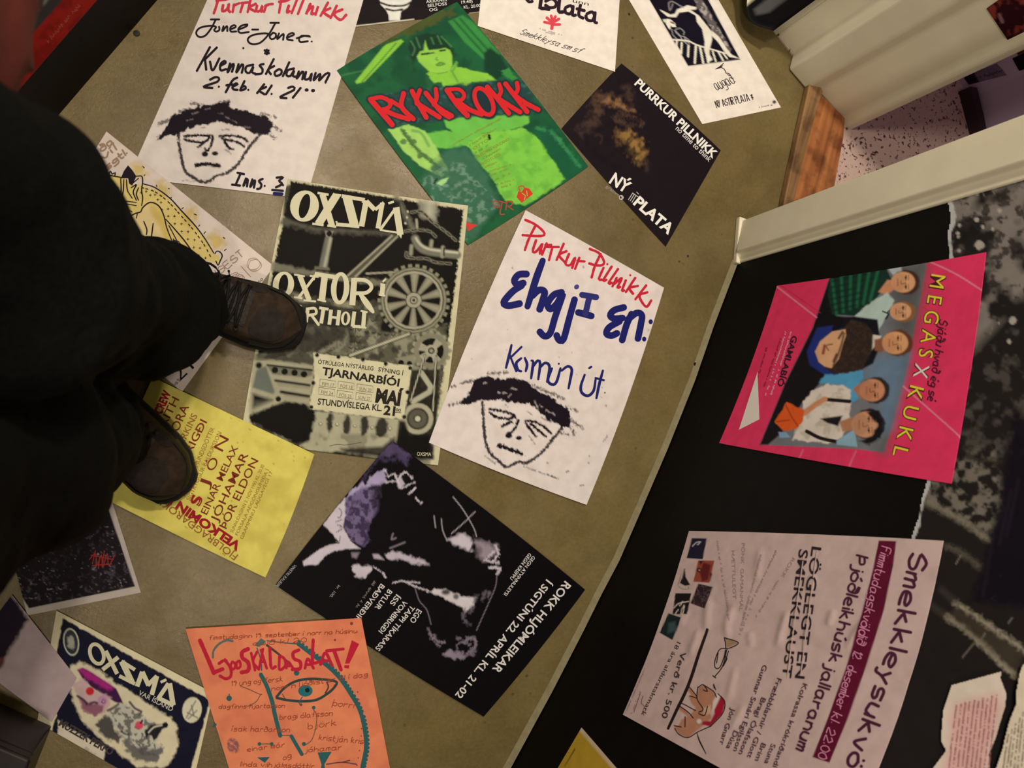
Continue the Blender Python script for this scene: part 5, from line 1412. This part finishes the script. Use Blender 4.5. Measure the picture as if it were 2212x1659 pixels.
p.type('lettering', 'PÖNK  GAMANMÁL', z.pt(948, 155), z.pt(932, 610), 7, FA, 0)
p.type('lettering', 'HÆTTULEGT', z.pt(880, 205), z.pt(890, 530), 7, FA, 0)
p.type('lettering', 'ROKK', z.pt(1290, 250), z.pt(1210, 380), 7, FA, 0)
for k, t_ in enumerate(("775,140 860,680", "1075,230 930,730", "1180,190 1000,560", "1190,400 1040,640", "1000,590 930,760")):
    q = z(t_)[0]
    p.scrawl('lettering', q[0], q[1], 6.5, 1, FA, 20 + k)
p.scrawl('lettering', z.pt(300, 985), z.pt(165, 1290), 4, .8, FA, 31)
p.scrawl('lettering', z.pt(262, 1150), z.pt(205, 1300), 5, .9, FA, 32)
p.line('drawing', z("270,1160 225,1290|285,1180 275,1230 295,1250 280,1300"), 1.4, (130, 84, 84))

# the big torn photograph above them
z = Z(1900, 1200, .2766)
yy = Z(1950, 400, .21707)
def torn(L):
    return np.array(L, float)
EDGE = [(2044, 424), (2054, 472), (2047, 502), (2048, 530), (2051, 565), (2052, 640), (2046, 760), (2036, 880), (2016, 980), (2002, 1040), (1990, 1080), (1983, 1119), (1966, 1169), (1940, 1260), (1900, 1380), (1850, 1500), (1780, 1650), (1720, 1800)]
out_ = torn([(2044, 424), (2140, 394), (2220, 366), (2330, 330), (2330, 1860), (1700, 1860)] + EDGE[::-1])
p = Sheet('torn_poster', 'large torn black and white photo poster running up the black wall behind the pink poster', [(1690, 320), (2335, 320), (2335, 1860), (1690, 1860)], RIGHT, 1, (40, 35, 32), 3.0, gain=1.0, outline=out_)
up_ = torn([(2040, 420), (2330, 330), (2330, 700), (2212, 640), (2100, 760), (2040, 720)])
p.grain(up_, (150, 134, 120), .02, .38, .6, .9, 30, seed=2)
p.grain(up_, (40, 34, 32), .07, .55, .66, .8, 10, seed=6)
p.poly(yy("560,380 860,280 880,350 780,450 640,560 530,600"), (34, 30, 29), 8, .85, rough=8)
for a, b_, r in ((740, 350, 5), (805, 420, 4), (770, 600, 10), (565, 650, 4), (570, 400, 3), (555, 480, 4), (560, 515, 3.5), (745, 88, 3), (965, 255, 5), (1100, 1350, 8), (1065, 1560, 4), (960, 1375, 3), (900, 440, 3)):
    p.dot(yy.pt(a, b_), r, (196, 180, 160), 3, .9, rough=2)
p.brush(yy("780,30 820,120|850,0 920,90|900,1400 880,1480"), 2, (150, 134, 120), 2, .7)
p.grain(torn([(1960, 820), (2212, 700), (2330, 760), (2330, 1000), (2080, 1000), (1980, 1000)]), (96, 86, 76), .05, .5, .7, .7, 20, seed=4)
p.grain(torn([(2000, 1000), (2150, 960), (2170, 1100), (2140, 1160), (2000, 1090)]), (140, 126, 108), .07, .42, .62, .85, 20, seed=5)
y2_ = Z(1500, 900, .32188)
for t_, wd, cl, a in (("1570,570 1800,700 1980,830", 12, (150, 134, 110), .8), ("1700,870 1800,920 1920,1010", 12, (104, 92, 76), .8), ("1760,240 2060,330", 20, (36, 31, 28), .8), ("1700,1130 1900,1250 2050,1330", 18, (40, 35, 31), .8)):
    p.brush(y2_(t_), wd, cl, 12, a, rough=6)
for t_, wd in (("530,485 640,550 700,600 850,740 1000,880 1110,970", 13), ("600,380 680,430 760,480 900,580 1060,690 1200,790", 11)):
    p.brush(z(t_), wd, (178, 160, 132), 9, .9, rough=6, rf=.2)
p.poly(z("610,400 1130,760 1100,960 540,480"), (84, 72, 56), 14, .6)
p.brush(z("420,400 530,485|490,270 600,370"), 12, (80, 70, 58), 14, .6)
p.brush(z("740,690 650,800|830,610 810,640|1040,490 1010,530|640,0 600,70|960,150 945,170|910,310 880,340"), 2.6, (150, 136, 118), 2, .8)
p.poly(y2_("2140,0 2400,0 2400,1300 1860,1250 1960,900 2080,400"), (26, 20, 28), 20, .95, rough=8)
p.brush(y2_("2180,420 2100,800|2130,500 2050,860|2010,800 1940,1200"), 6, (44, 36, 46), 8, .7)
p.brush([np.array(EDGE) + (4.5, 0)], 9, (206, 198, 186), 2, 1, rough=5, rf=.05)

# two torn typed papers, lower right
z = Z(1800, 1260, .24052)
o1 = z("1075,920 1535,795 1522,860 1577,1000 1562,1130 1520,1260 1480,1400 1420,1545 1430,1800 820,1800 915,1659 1025,1510 980,1430 988,1300 1000,1150 1040,1030")[0]
p = Sheet('torn_paper', 'torn typed paper with a pink lower part, right of the wrinkled white poster', [tuple(z.pt(800, 780)), tuple(z.pt(1600, 780)), tuple(z.pt(1600, 1810)), tuple(z.pt(800, 1810))], RIGHT, 3, (214, 190, 166), 1.8, gain=.7, outline=o1)
p.poly(z("1110,1090 1500,1000 1540,1100 1440,1460 1380,1800 950,1800 1060,1500 1060,1250"), (222, 160, 148), 26, .9)
for k in range(10):
    a, b_ = z.pt(1480 - k * 40, 1010 + k * 10), z.pt(1400 - k * 40, 1750)
    p.scrawl('lettering', a, b_, 5, 1.1, (150, 92, 84), 50 + k)
o2 = z("1720,740 1690,830 1660,1000 1666,1080 1600,1250 1560,1400 1540,1500 1480,1680 1460,1800 2100,1800 2100,640")[0]
p = Sheet('torn_paper', 'torn typed paper cut off by the lower right corner of the photo', [tuple(z.pt(1440, 620)), tuple(z.pt(2120, 620)), tuple(z.pt(2120, 1810)), tuple(z.pt(1440, 1810))], RIGHT, 4, (216, 192, 160), 2.2, gain=.7, outline=o2)
for k in range(6):
    p.scrawl('lettering', z.pt(1760 - k * 34, 1120 + k * 50), z.pt(1700 - k * 34, 1780), 5, 1.1, (120, 96, 90), 70 + k)

p = Sheet('paper', 'yellow paper with a pale edge low on the black wall', [(1257, 1572), (1480, 1830), (1330, 2000), (1100, 1840)], RIGHT, 1, (168, 132, 40), 3, gain=.62)
p.brush([np.array([(1257, 1572), (1480, 1830)])], 16, (186, 164, 132), 4, .9)
p.brush([np.array([(1243, 1618), (1222, 1655)])], 1.6, (70, 54, 24), 1.6)

# red-banded poster on the left wall
p = Sheet('poster', 'red and grey poster on the black wall at the top left corner', [(330, -140), (-20, 262), (-260, 12), (240, -540)], LEFT, 1, (66, 58, 58), 4)
p.poly(np.array([(330, -140), (-20, 262), (-62, 222), (282, -172)], float), (190, 28, 20), 2)
p.grain(np.array([(330, -140), (-20, 262), (-62, 222), (282, -172)], float), (150, 14, 12), .03, .5, .6, .8)
p.grain(np.array([(260, -180), (-80, 210), (-200, 60), (200, -400)], float), (150, 142, 134), .04, .5, .62, .9)
p.scrawl('lettering', (104, 92), (176, 9), 9, 2.4, (206, 84, 70), 3)

# posters round the cubicle door
W2 = Wall([(1764, 197), (1819, 258)], 1)
p = Sheet('poster', 'dark red poster on the far cream door casing, upper right corner', [(2132, 17), (2200, 118), (2420, 12), (2340, -130)], W2, 2, (52, 16, 22), 4)
p.grain(np.array([(2132, 17), (2200, 118), (2420, 12), (2340, -130)], float), (150, 56, 44), .05, .5, .64, .9)
p.brush([np.array([(2160, 30), (2166, 46)])], 6, (180, 120, 110), 4, .8)
W3 = Wall([(2044, 120), (2088, 215), (2108, 330)], 1)
p = Sheet('poster', 'small grey notice with a dark end on the pale cubicle wall', [(2080, 165), (2153, 137), (2175, 162), (2093, 183)], W3, 1, (136, 112, 128), 3)
p.poly(np.array([(2080, 165), (2104, 156), (2116, 177), (2093, 183)], float), (44, 22, 34), 3)
p.scrawl('lettering', (2110, 172), (2166, 156), 8, 1.6, (70, 50, 70), 2)
p = Sheet('poster', 'black notice on the pale cubicle wall beside the grey one', [(2187, 126), (2240, 100), (2270, 130), (2202, 153)], W3, 1, (28, 18, 24), 4)

# curled black poster hanging off the cream wall at the top
b0 = np.array(nwall[0]); b1 = np.array(nwall[1])
ed = (b1 - b0) / np.hypot(*(b1 - b0))
eo = np.array((ed[1], -ed[0]))
if (np.array((0, 0)) - b0) @ eo < 0:
    eo = -eo
NU, NV = 40, 36
vv, cc = [], []
for j in range(NV):
    s_ = j / (NV - 1)
    for i in range(NU):
        t_ = i / (NU - 1)
        lobe = 0.5 + 0.5 * math.cos((t_ - .16) * 2 * math.pi * 2.1)
        zz = 0.62 * (1 - s_) ** 1.25 + 0.016 + 0.02 * (1 - lobe) * s_
        of = 0.006 + (0.050 * lobe + 0.040) * s_ ** 4
        if s_ > .86:
            k_ = (s_ - .86) / .14
            zz += .028 * k_ ** 2
            of -= 0.022 * k_ ** 2 * lobe
        q = b0 + ed * (0.012 + t_ * .30) + eo * .004 + eo * of
        vv.append((q[0], q[1], zz))
        wht_or_highlight = (t_ > .24 and t_ < .55 and s_ > .55) or ((t_ - .16) ** 2 * 9 + (s_ - .84) ** 2 * 6 < .02)  # white print, plus a round grey highlight painted on the bulge
        cc.append((*alb((214, 196, 156) if (t_ > .24 and t_ < .55 and s_ > .55) else ((96, 92, 84) if wht_or_highlight else (24, 22, 22))), 1))
o = link('curled_poster', vv, [(j * NU + i, j * NU + i + 1, (j + 1) * NU + i + 1, (j + 1) * NU + i) for j in range(NV - 1) for i in range(NU - 1)], [print_material()], smooth=True)
ca = o.data.color_attributes.new('print', 'FLOAT_COLOR', 'POINT')
ca.data.foreach_set('color', np.array(cc, np.float32).ravel())
sd = o.modifiers.new('sheet', 'SOLIDIFY')
sd.thickness = 0.0006
tag(o, 'black and white poster curling off the cream wall onto the floor', 'poster')

# black box in the lower left corner
bx = fpx([(113, 1566), (58, 1705), (-160, 1640), (-90, 1475)])
BXM = flat('black_lacquer', (22, 19, 17), 0.4, 0.4)
bo = empty('storage_box', (bx[0][0], bx[0][1], 0))
local(prism('body', bx, 0.002, 0.10, [BXM], None, .003), bo)
cx_ = np.mean(bx, 0)
local(prism('lid', [tuple(cx_ + (np.array(q) - cx_) * 1.015) for q in bx], 0.1005, 0.118, [BXM], None, .004), bo)
tag(bo, 'low black box on the floor at the lower left corner', 'box')
# ------------------------------------------------------------------ the person looking down: trousers, boots, jacket
TROUS = flat('black_cotton_twill', (11, 11, 9), 0.9, 0.06, noise=0.3, scale=240, bump=0.15)
person = empty('person', (-0.20, 0.05, 0))
tag(person, 'person standing in dark trousers, brown hiking boots and a maroon jacket, seen from above', 'person')
def loft(bm, rings, n=28, cap=True):
    prev = None
    first = None
    for R in rings:
        c = [bm.verts.new(q) for q in R]
        if prev:
            for i in range(len(c)):
                bm.faces.new((prev[i], prev[(i + 1) % len(c)], c[(i + 1) % len(c)], c[i]))
        else:
            first = c
        prev = c
    if cap:
        bm.faces.new(first[::-1])
        bm.faces.new(prev)
def mesh_of(bm, name, mats, parent, smooth=True):
    bmesh.ops.recalc_face_normals(bm, faces=bm.faces)
    me = bpy.data.meshes.new(name)
    bm.to_mesh(me)
    bm.free()
    for m in mats:
        me.materials.append(m)
    if smooth:
        me.polygons.foreach_set('use_smooth', [True] * len(me.polygons))
    o = bpy.data.objects.new(name, me)
    COL.objects.link(o)
    if parent:
        o.parent = parent
        o.matrix_parent_inverse = Matrix.Translation(parent.location).inverted() if parent.type == 'EMPTY' else Matrix.Identity(4)
    return o
bm = bmesh.new()
def leg(pts, seed):
    rings = []
    P = np.array(pts, float)
    zs = np.linspace(0, len(P) - 1, 60)
    n = 40
    for k, t in enumerate(zs):
        i = min(int(t), len(P) - 2)
        f = t - i
        f = f * f * (3 - 2 * f)
        x, y_, z_, r = P[i] * (1 - f) + P[i + 1] * f
        ring = []
        for a in range(n):
            th = 2 * math.pi * a / n
            fold = 0.010 * math.sin(z_ * 46 + 2.2 * math.sin(th + seed) + seed) * max(0, 1 - abs(z_ - .20) / .18) + 0.006 * math.sin(z_ * 26 + 3 * math.sin(th * 1 + seed * 2)) + 0.004 * math.sin(3 * th + z_ * 14 + seed)
            rr = r + fold
            ring.append((x + rr * math.cos(th), y_ + rr * math.sin(th), z_ + 0.012 * math.sin(th + seed) * (1 if z_ < .2 else .3)))
        rings.append(ring)
    loft(bm, rings)
def legpx(rows):
    out = []
    for z_, x, y_, r in rows:
        q = on_floor([(x, y_)], z_)[0]
        e_ = on_floor([(x, y_ - r), (x, y_ + r)], z_)
        out.append((q[0], q[1], z_, np.hypot(*(e_[0] - e_[1])[:2]) / 2))
    return out
leg(legpx([(.075, 405, 650, 82), (.13, 388, 653, 92), (.22, 350, 663, 124), (.34, 282, 666, 138), (.50, 142, 622, 180), (.70, -20, 575, 292), (.79, -75, 520, 345)]) + [(-.235, .100, .92, .095)], 0.4)
leg(legpx([(.075, 236, 930, 74), (.13, 220, 935, 86), (.22, 182, 942, 112), (.33, 135, 952, 142), (.50, 45, 975, 205), (.70, -110, 1000, 280)]) + [(-.245, -.065, .92, .095)], 2.1)
R0 = []
for k in range(10):
    t = k / 9
    zz = .84 + .2 * t
    R0.append([(-.29 + .125 * math.cos(a) * (1 - .1 * t), .015 + .175 * math.sin(a) * (1 - .08 * t), zz) for a in np.linspace(0, 2 * math.pi, 40, endpoint=False)])
loft(bm, R0)
tr = mesh_of(bm, 'trousers', [TROUS], person)
rm = tr.modifiers.new('cloth', 'REMESH')
rm.mode = 'VOXEL'
rm.voxel_size = 0.007
rm.use_smooth_shade = True
sm = tr.modifiers.new('soften', 'SMOOTH')
sm.iterations = 3
tex = bpy.data.textures.new('cloth_folds', 'CLOUDS')
tex.noise_scale = 0.07
dp = tr.modifiers.new('folds', 'DISPLACE')
dp.texture = tex
dp.strength = 0.016
dp.mid_level = 0.5
dp.texture_coords = 'GLOBAL'

# boots ------------------------------------------------------------
SUEDE = flat('brown_suede', (52, 38, 26), 0.85, 0.15, noise=0.35, scale=60, bump=0.25)
PATCH = flat('dark_nubuck', (38, 31, 25), 0.8, 0.2, noise=0.25, scale=90, bump=0.2)
RUB = flat('black_rubber', (18, 17, 16), 0.6, 0.3, bump=0.1, scale=120)
LACE = flat('black_lace', (16, 14, 13), 0.7, 0.2, bump=0.2, scale=400)
MESHM = flat('grey_mesh_tongue', (54, 48, 40), 0.9, 0.1, noise=0.4, scale=300)
def halfw(x):                                                       # outline, heel at -.085, toe at .205
    t = (x + .085) / .29
    return np.interp(t, [0, .03, .1, .25, .42, .6, .75, .86, .94, .98, 1.0], [.006, .020, .032, .036, .036, .043, .0475, .045, .034, .021, .004])
def topz(x):
    t = (x + .085) / .29
    return np.interp(t, [0, .06, .3, .42, .55, .68, .8, .92, 1.0], [.105, .15, .155, .125, .102, .084, .070, .058, .036])
def tube(bm, pts, r, n=6):
    P = [Vector(q) for q in pts]
    rings = []
    for i, q in enumerate(P):
        d = (P[min(i + 1, len(P) - 1)] - P[max(i - 1, 0)]).normalized()
        a = d.orthogonal().normalized()
        b_ = d.cross(a)
        rings.append([tuple(q + (a * math.cos(k * 2 * math.pi / n) + b_ * math.sin(k * 2 * math.pi / n)) * r) for k in range(n)])
    loft(bm, rings, n)
def surf_pt(x, v, lift=0.0):
    """point on the boot's upper: v from -1 (right edge) over the top (0) to 1"""
    w_, h_ = halfw(x), topz(x)
    th = v * math.pi / 2
    e = 0.62
    yy = w_ * math.copysign(abs(math.sin(th)) ** e, math.sin(th))
    zz = .026 + (h_ - .026) * abs(math.cos(th)) ** e
    nrm = Vector((0, math.sin(th), math.cos(th)))
    return Vector((x, yy, zz)) + nrm * lift
def boot(toe_px, deg, bow_x):
    tip = on_floor([toe_px], 0.02)[0]
    a = math.radians(deg)
    loc = Vector((tip[0], tip[1], 0)) - Vector((math.cos(a), math.sin(a), 0)) * 0.213
    M = Matrix.Translation(loc) @ Matrix.Rotation(a, 4, 'Z')
    def mk(bm, name, mats, parent):
        bm.transform(M)
        o = mesh_of(bm, name, mats, None)
        o.parent = parent
        if parent is person:
            o.matrix_parent_inverse = Matrix.Translation(person.location).inverted()
        return o
    xs = -.085 + .29 * (1 - np.cos(np.linspace(0, math.pi, 44))) / 2
    bm = bmesh.new()
    loft(bm, [[tuple(surf_pt(x, v)) for v in np.linspace(-1, 1, 25)] for x in xs], 25)
    up = mk(bm, 'boot', [SUEDE], person)
    # sole with a tread lip and a rubber toe rand
    bm = bmesh.new()
    ang = []
    ol = [(x, -(halfw(x) + .006)) for x in xs] + [(x, halfw(x) + .006) for x in xs[::-1]]
    ol = [(min(max(x, -.084) + (.007 if x > .19 else (-.006 if x < -.075 else 0)), .212), y_) for x, y_ in ol]
    loft(bm, [[(x * s_, y_ * s_, z_) for x, y_ in ol] for z_, s_ in ((0.0012, .985), (.008, 1.0), (.022, 1.0), (.029, .985))])
    mk(bm, 'sole', [RUB], up)
    bm = bmesh.new()
    rows = []
    for x in np.linspace(.135, .2045, 16):
        rows.append(x)
    for sd_ in (-1, 1):
        R = [[tuple(surf_pt(x, sd_ * v, .0022)) for v in np.linspace(1, .60 - .52 * max(0, (x - .175) / .03) ** 1.2 if x > .175 else .60, 8)] for x in rows]
        for i in range(len(R) - 1):
            for j in range(7):
                bm.faces.new([bm.verts.new(q) for q in (R[i][j], R[i + 1][j], R[i + 1][j + 1], R[i][j + 1])])
    bmesh.ops.remove_doubles(bm, verts=bm.verts, dist=1e-5)
    mk(bm, 'toe_rand', [RUB], up)
    # darker patches at the toe
    for x0, x1, v0, v1 in ((.128, .182, -.50, .10), (.108, .140, .30, .80)):
        bm = bmesh.new()
        nx, nv_ = 14, 12
        G = [[None] * nv_ for _ in range(nx)]
        for i in range(nx):
            for j in range(nv_):
                u_, w_ = 2 * i / (nx - 1) - 1, 2 * j / (nv_ - 1) - 1
                cu = u_ * math.sqrt(1 - w_ * w_ / 2.4)
                cw = w_ * math.sqrt(1 - u_ * u_ / 2.4)
                G[i][j] = bm.verts.new(surf_pt((x0 + x1) / 2 + cu * (x1 - x0) / 2, (v0 + v1) / 2 + cw * (v1 - v0) / 2, .0016))
        for i in range(nx - 1):
            for j in range(nv_ - 1):
                bm.faces.new((G[i][j], G[i + 1][j], G[i + 1][j + 1], G[i][j + 1]))
        mk(bm, 'patch', [PATCH], up)
    # tongue
    bm = bmesh.new()
    R = [[bm.verts.new(surf_pt(x, v, .0015 + .002 * (1 - (v / .3) ** 2))) for v in np.linspace(-.30, .30, 9)] for x in np.linspace(.028, .122, 18)]
    for i in range(17):
        for j in range(8):
            bm.faces.new((R[i][j], R[i + 1][j], R[i + 1][j + 1], R[i][j + 1]))
    mk(bm, 'tongue', [MESHM], up)
    # laces, criss-crossing, with a bow
    bm = bmesh.new()
    ys = [.112, .096, .080, .064, .048]
    for i in range(len(ys)):
        for sd_ in (-1, 1):
            if i + 1 < len(ys):
                tube(bm, [surf_pt(ys[i] + (ys[i + 1] - ys[i]) * t, sd_ * (.38 - .76 * t), .005 + .0035 * math.sin(math.pi * t)) for t in np.linspace(0, 1, 9)], .0021)
        tube(bm, [surf_pt(ys[i], v, .0055) for v in np.linspace(-.38, .38, 7)], .0021)
    k0 = surf_pt(.052, 0, .012)
    for sd_ in (-1, 1):
        loop = [k0 + Vector((.020 * math.sin(t) * bow_x, sd_ * (.020 * (1 - math.cos(t))), .004 * math.sin(t * 2))) for t in np.linspace(0, 2 * math.pi * .92, 16)]
        tube(bm, loop, .002)
        tube(bm, [k0, k0 + Vector((.014, sd_ * .020, -.002)), k0 + Vector((.030, sd_ * .034, -.012)), k0 + Vector((.026, sd_ * .042, -.022))], .002)
    mk(bm, 'laces', [LACE], up)
    bm = bmesh.new()
    for x in ys:
        for sd_ in (-1, 1):
            c_ = surf_pt(x, sd_ * .42, .003)
            loft(bm, [[tuple(c_ + Vector((math.cos(k) * r_, math.sin(k) * r_, h_))) for k in np.linspace(0, 2 * math.pi, 8, endpoint=False)] for r_, h_ in ((.004, 0), (.0042, .003), (.0025, .0045))])
    mk(bm, 'lace_hook', [RUB], up)
    up['label'] = 'brown suede hiking boot with black laces' if deg > -30 else 'dark brown hiking boot turned outward'
    return up
boot((660, 716), -17, 1)
boot((398, 1072), -52, 1)

# jacket -----------------------------------------------------------
JK = flat('maroon_nylon', (102, 38, 28), 0.75, 0.3, noise=0.2, scale=20, bump=0.1)
bm = bmesh.new()
hl = on_floor([(-40, 640), (-14, 520), (10, 420), (52, 250), (100, 60), (112, -60)], .78)[:, :2]
hr = on_floor([(-14, 1480), (2, 1380), (-10, 1280), (-40, 1180)], .78)[:, :2]
hem = smooth_line(np.vstack([hr, hl, [(-.20, .29), (-.32, .30), (-.44, .22), (-.48, .02), (-.44, -.19), (-.33, -.26), (-.22, -.24)]]), .02, True)
cj = np.array((-.30, .02))
rings = []
for zz, s_, ox in ((.80, .97, 0), (.778, 1.0, 0), (.80, 1.01, 0), (.86, 1.0, 0), (.95, .94, 0), (1.05, .90, -.005), (1.15, .90, -.01), (1.27, .92, -.02), (1.38, .86, -.03), (1.44, .62, -.03), (1.47, .30, -.03), (1.52, .27, -.03)):
    rings.append([(cj[0] + (q[0] - cj[0]) * s_ + ox, cj[1] + (q[1] - cj[1]) * s_, zz + .006 * math.sin(i * .35)) for i, q in enumerate(hem)])
loft(bm, rings)
def limb(bm, pts, n=16):
    P = [Vector(q[:3]) for q in pts]
    rr = []
    for i, q in enumerate(P):
        d = (P[min(i + 1, len(P) - 1)] - P[max(i - 1, 0)]).normalized()
        a = d.orthogonal().normalized()
        b_ = d.cross(a)
        rr.append([tuple(q + (a * math.cos(k * 2 * math.pi / n) + b_ * math.sin(k * 2 * math.pi / n)) * pts[i][3]) for k in range(n)])
    loft(bm, rr)
for sg in (-1, 1):                                                  # sleeves, bent to hold the phone
    limb(bm, [(-.33, .16 * sg, 1.40, .062), (-.335, .205 * sg, 1.36, .070), (-.33, .235 * sg, 1.24, .060), (-.305, .25 * sg, 1.14, .056), (-.27, .235 * sg, 1.125, .054), (-.20, .18 * sg, 1.18, .047), (-.125, .115 * sg, 1.245, .040)])
jk = mesh_of(bm, 'jacket', [JK], person)
rm = jk.modifiers.new('cloth', 'REMESH')
rm.mode = 'VOXEL'
rm.voxel_size = 0.010
rm.use_smooth_shade = True
jk.modifiers.new('soften', 'SMOOTH').iterations = 3
dp = jk.modifiers.new('folds', 'DISPLACE')
dp.texture = tex
dp.strength = 0.014
dp.texture_coords = 'GLOBAL'
# head, neck and hands: one skin
SKIN = flat('skin', (206, 150, 118), 0.55, 0.3, noise=0.06, scale=40)
HAIR = flat('dark_hair', (44, 32, 24), 0.7, 0.2, noise=0.3, scale=160, bump=0.3)
bm = bmesh.new()
hc = Vector((-.275, .015, 1.645))
def skull(th, ph, g=0.0):
    x, y_, z_ = math.cos(th) * math.cos(ph), math.sin(th) * math.cos(ph), math.sin(ph)
    r = 1.0 - (.16 * max(0, -z_) * (1 if x < 0.4 else .3))
    q = Vector((x * .098 * r, y_ * .074 * r * (1 - .22 * max(0, -z_)), z_ * .118))
    if x > 0:
        q.x += .016 * max(0, 1 - abs(th) / .30) * max(0, 1 - abs(ph + .12) / .30) - .006 * max(0, 1 - abs(abs(th) - .42) / .22) * max(0, 1 - abs(ph - .02) / .16) + .005 * max(0, 1 - abs(th) / .4) * max(0, 1 - abs(ph + .55) / .1)
    q = q * (1 + g)
    q.rotate(Matrix.Rotation(math.radians(28), 3, 'Y'))             # chin down, looking at the phone
    return hc + q
loft(bm, [[tuple(skull(2 * math.pi * k / 40 - math.pi, ph)) for k in range(40)] for ph in np.linspace(-1.5, 1.5, 40)])
limb(bm, [(-.325, .015, 1.46, .058), (-.315, .015, 1.53, .054), (-.295, .015, 1.60, .055)])
for sg in (-1, 1):
    e0 = skull(1.55 * sg, -.05)
    limb(bm, [(e0.x, e0.y, e0.z - .028, .008), (e0.x - .006, e0.y + .006 * sg, e0.z, .013), (e0.x - .004, e0.y + .006 * sg, e0.z + .022, .009)], 10)
    # hand: palm, four curled fingers of different length, a thumb from the palm's side
    wv = Vector((-.125, .115 * sg, 1.245))
    pv = Vector((-.072, .082 * sg, 1.287))
    limb(bm, [(*wv, .026), (*(wv * .5 + pv * .5), .030), (*pv, .033), (*(pv + (pv - wv) * .28), .024)], 14)
    for k, L in enumerate((.050, .058, .055, .044)):
        b0_ = pv + Vector((.012 - .004 * k, -.004 * sg, .022 - .017 * k))
        d0 = Vector((.22, -.9 * sg, .12)).normalized()
        limb(bm, [(*b0_, .0095), (*(b0_ + d0 * L * .45), .0092), (*(b0_ + d0 * L * .75 + Vector((-.006, 0, .006))), .0086), (*(b0_ + d0 * L * .9 + Vector((-.016, 0, .010))), .0076)], 10)
    b0_ = pv + Vector((-.012, .006 * sg, .024))
    limb(bm, [(*b0_, .012), (*(b0_ + Vector((.006, -.018 * sg, .020))), .0105), (*(b0_ + Vector((.010, -.038 * sg, .026))), .009)], 10)
bd_ = mesh_of(bm, 'body', [SKIN], person)
rm = bd_.modifiers.new('skin', 'REMESH')
rm.mode = 'VOXEL'
rm.voxel_size = 0.0035
rm.use_smooth_shade = True
bd_.modifiers.new('soften', 'SMOOTH').iterations = 2
bm = bmesh.new()
rows = []
for ph in np.linspace(-.35, 1.5, 26):
    rows.append([tuple(skull(t, max(ph, .62 - .9 * max(0, (abs(t) - .75)) if abs(t) < 1.75 else ph), .055 + .02 * math.sin(t * 9 + ph * 7) * .3)) for t in np.linspace(-math.pi, math.pi, 48, endpoint=False)])
loft(bm, rows)
mesh_of(bm, 'hair', [HAIR], person)
bm = bmesh.new()
for sg in (-1, 1):
    c_ = skull(.42 * sg, .02, -.075)
    bmesh.ops.create_icosphere(bm, subdivisions=3, radius=.0120, matrix=Matrix.Translation(c_))
mesh_of(bm, 'eyes', [flat('eye_white', (196, 184, 172), 0.3, 0.4)], person)
bm = bmesh.new()
for sg in (-1, 1):
    c_ = skull(.42 * sg, .02, -.075) + Vector((.0078, 0, -.0052))
    bmesh.ops.create_icosphere(bm, subdivisions=2, radius=.0052, matrix=Matrix.Translation(c_))
mesh_of(bm, 'iris', [flat('brown_iris', (48, 34, 26), 0.3, 0.4)], person)
bm = bmesh.new()
for sg in (-1, 1):
    limb(bm, [(*skull(t * sg, .21 - .25 * (t - .42) ** 2, .012), .0042) for t in np.linspace(.16, .72, 8)], 8)
mesh_of(bm, 'eyebrows', [HAIR], person)
bm = bmesh.new()
limb(bm, [(*skull(t, -.52, .004), .0058 * (1 - (t / .4) ** 2) + .001) for t in np.linspace(-.36, .36, 11)], 8)
mesh_of(bm, 'lips', [flat('lip', (164, 92, 84), 0.45, 0.3)], person)
for q in Sheet.ALL:
    q.done()
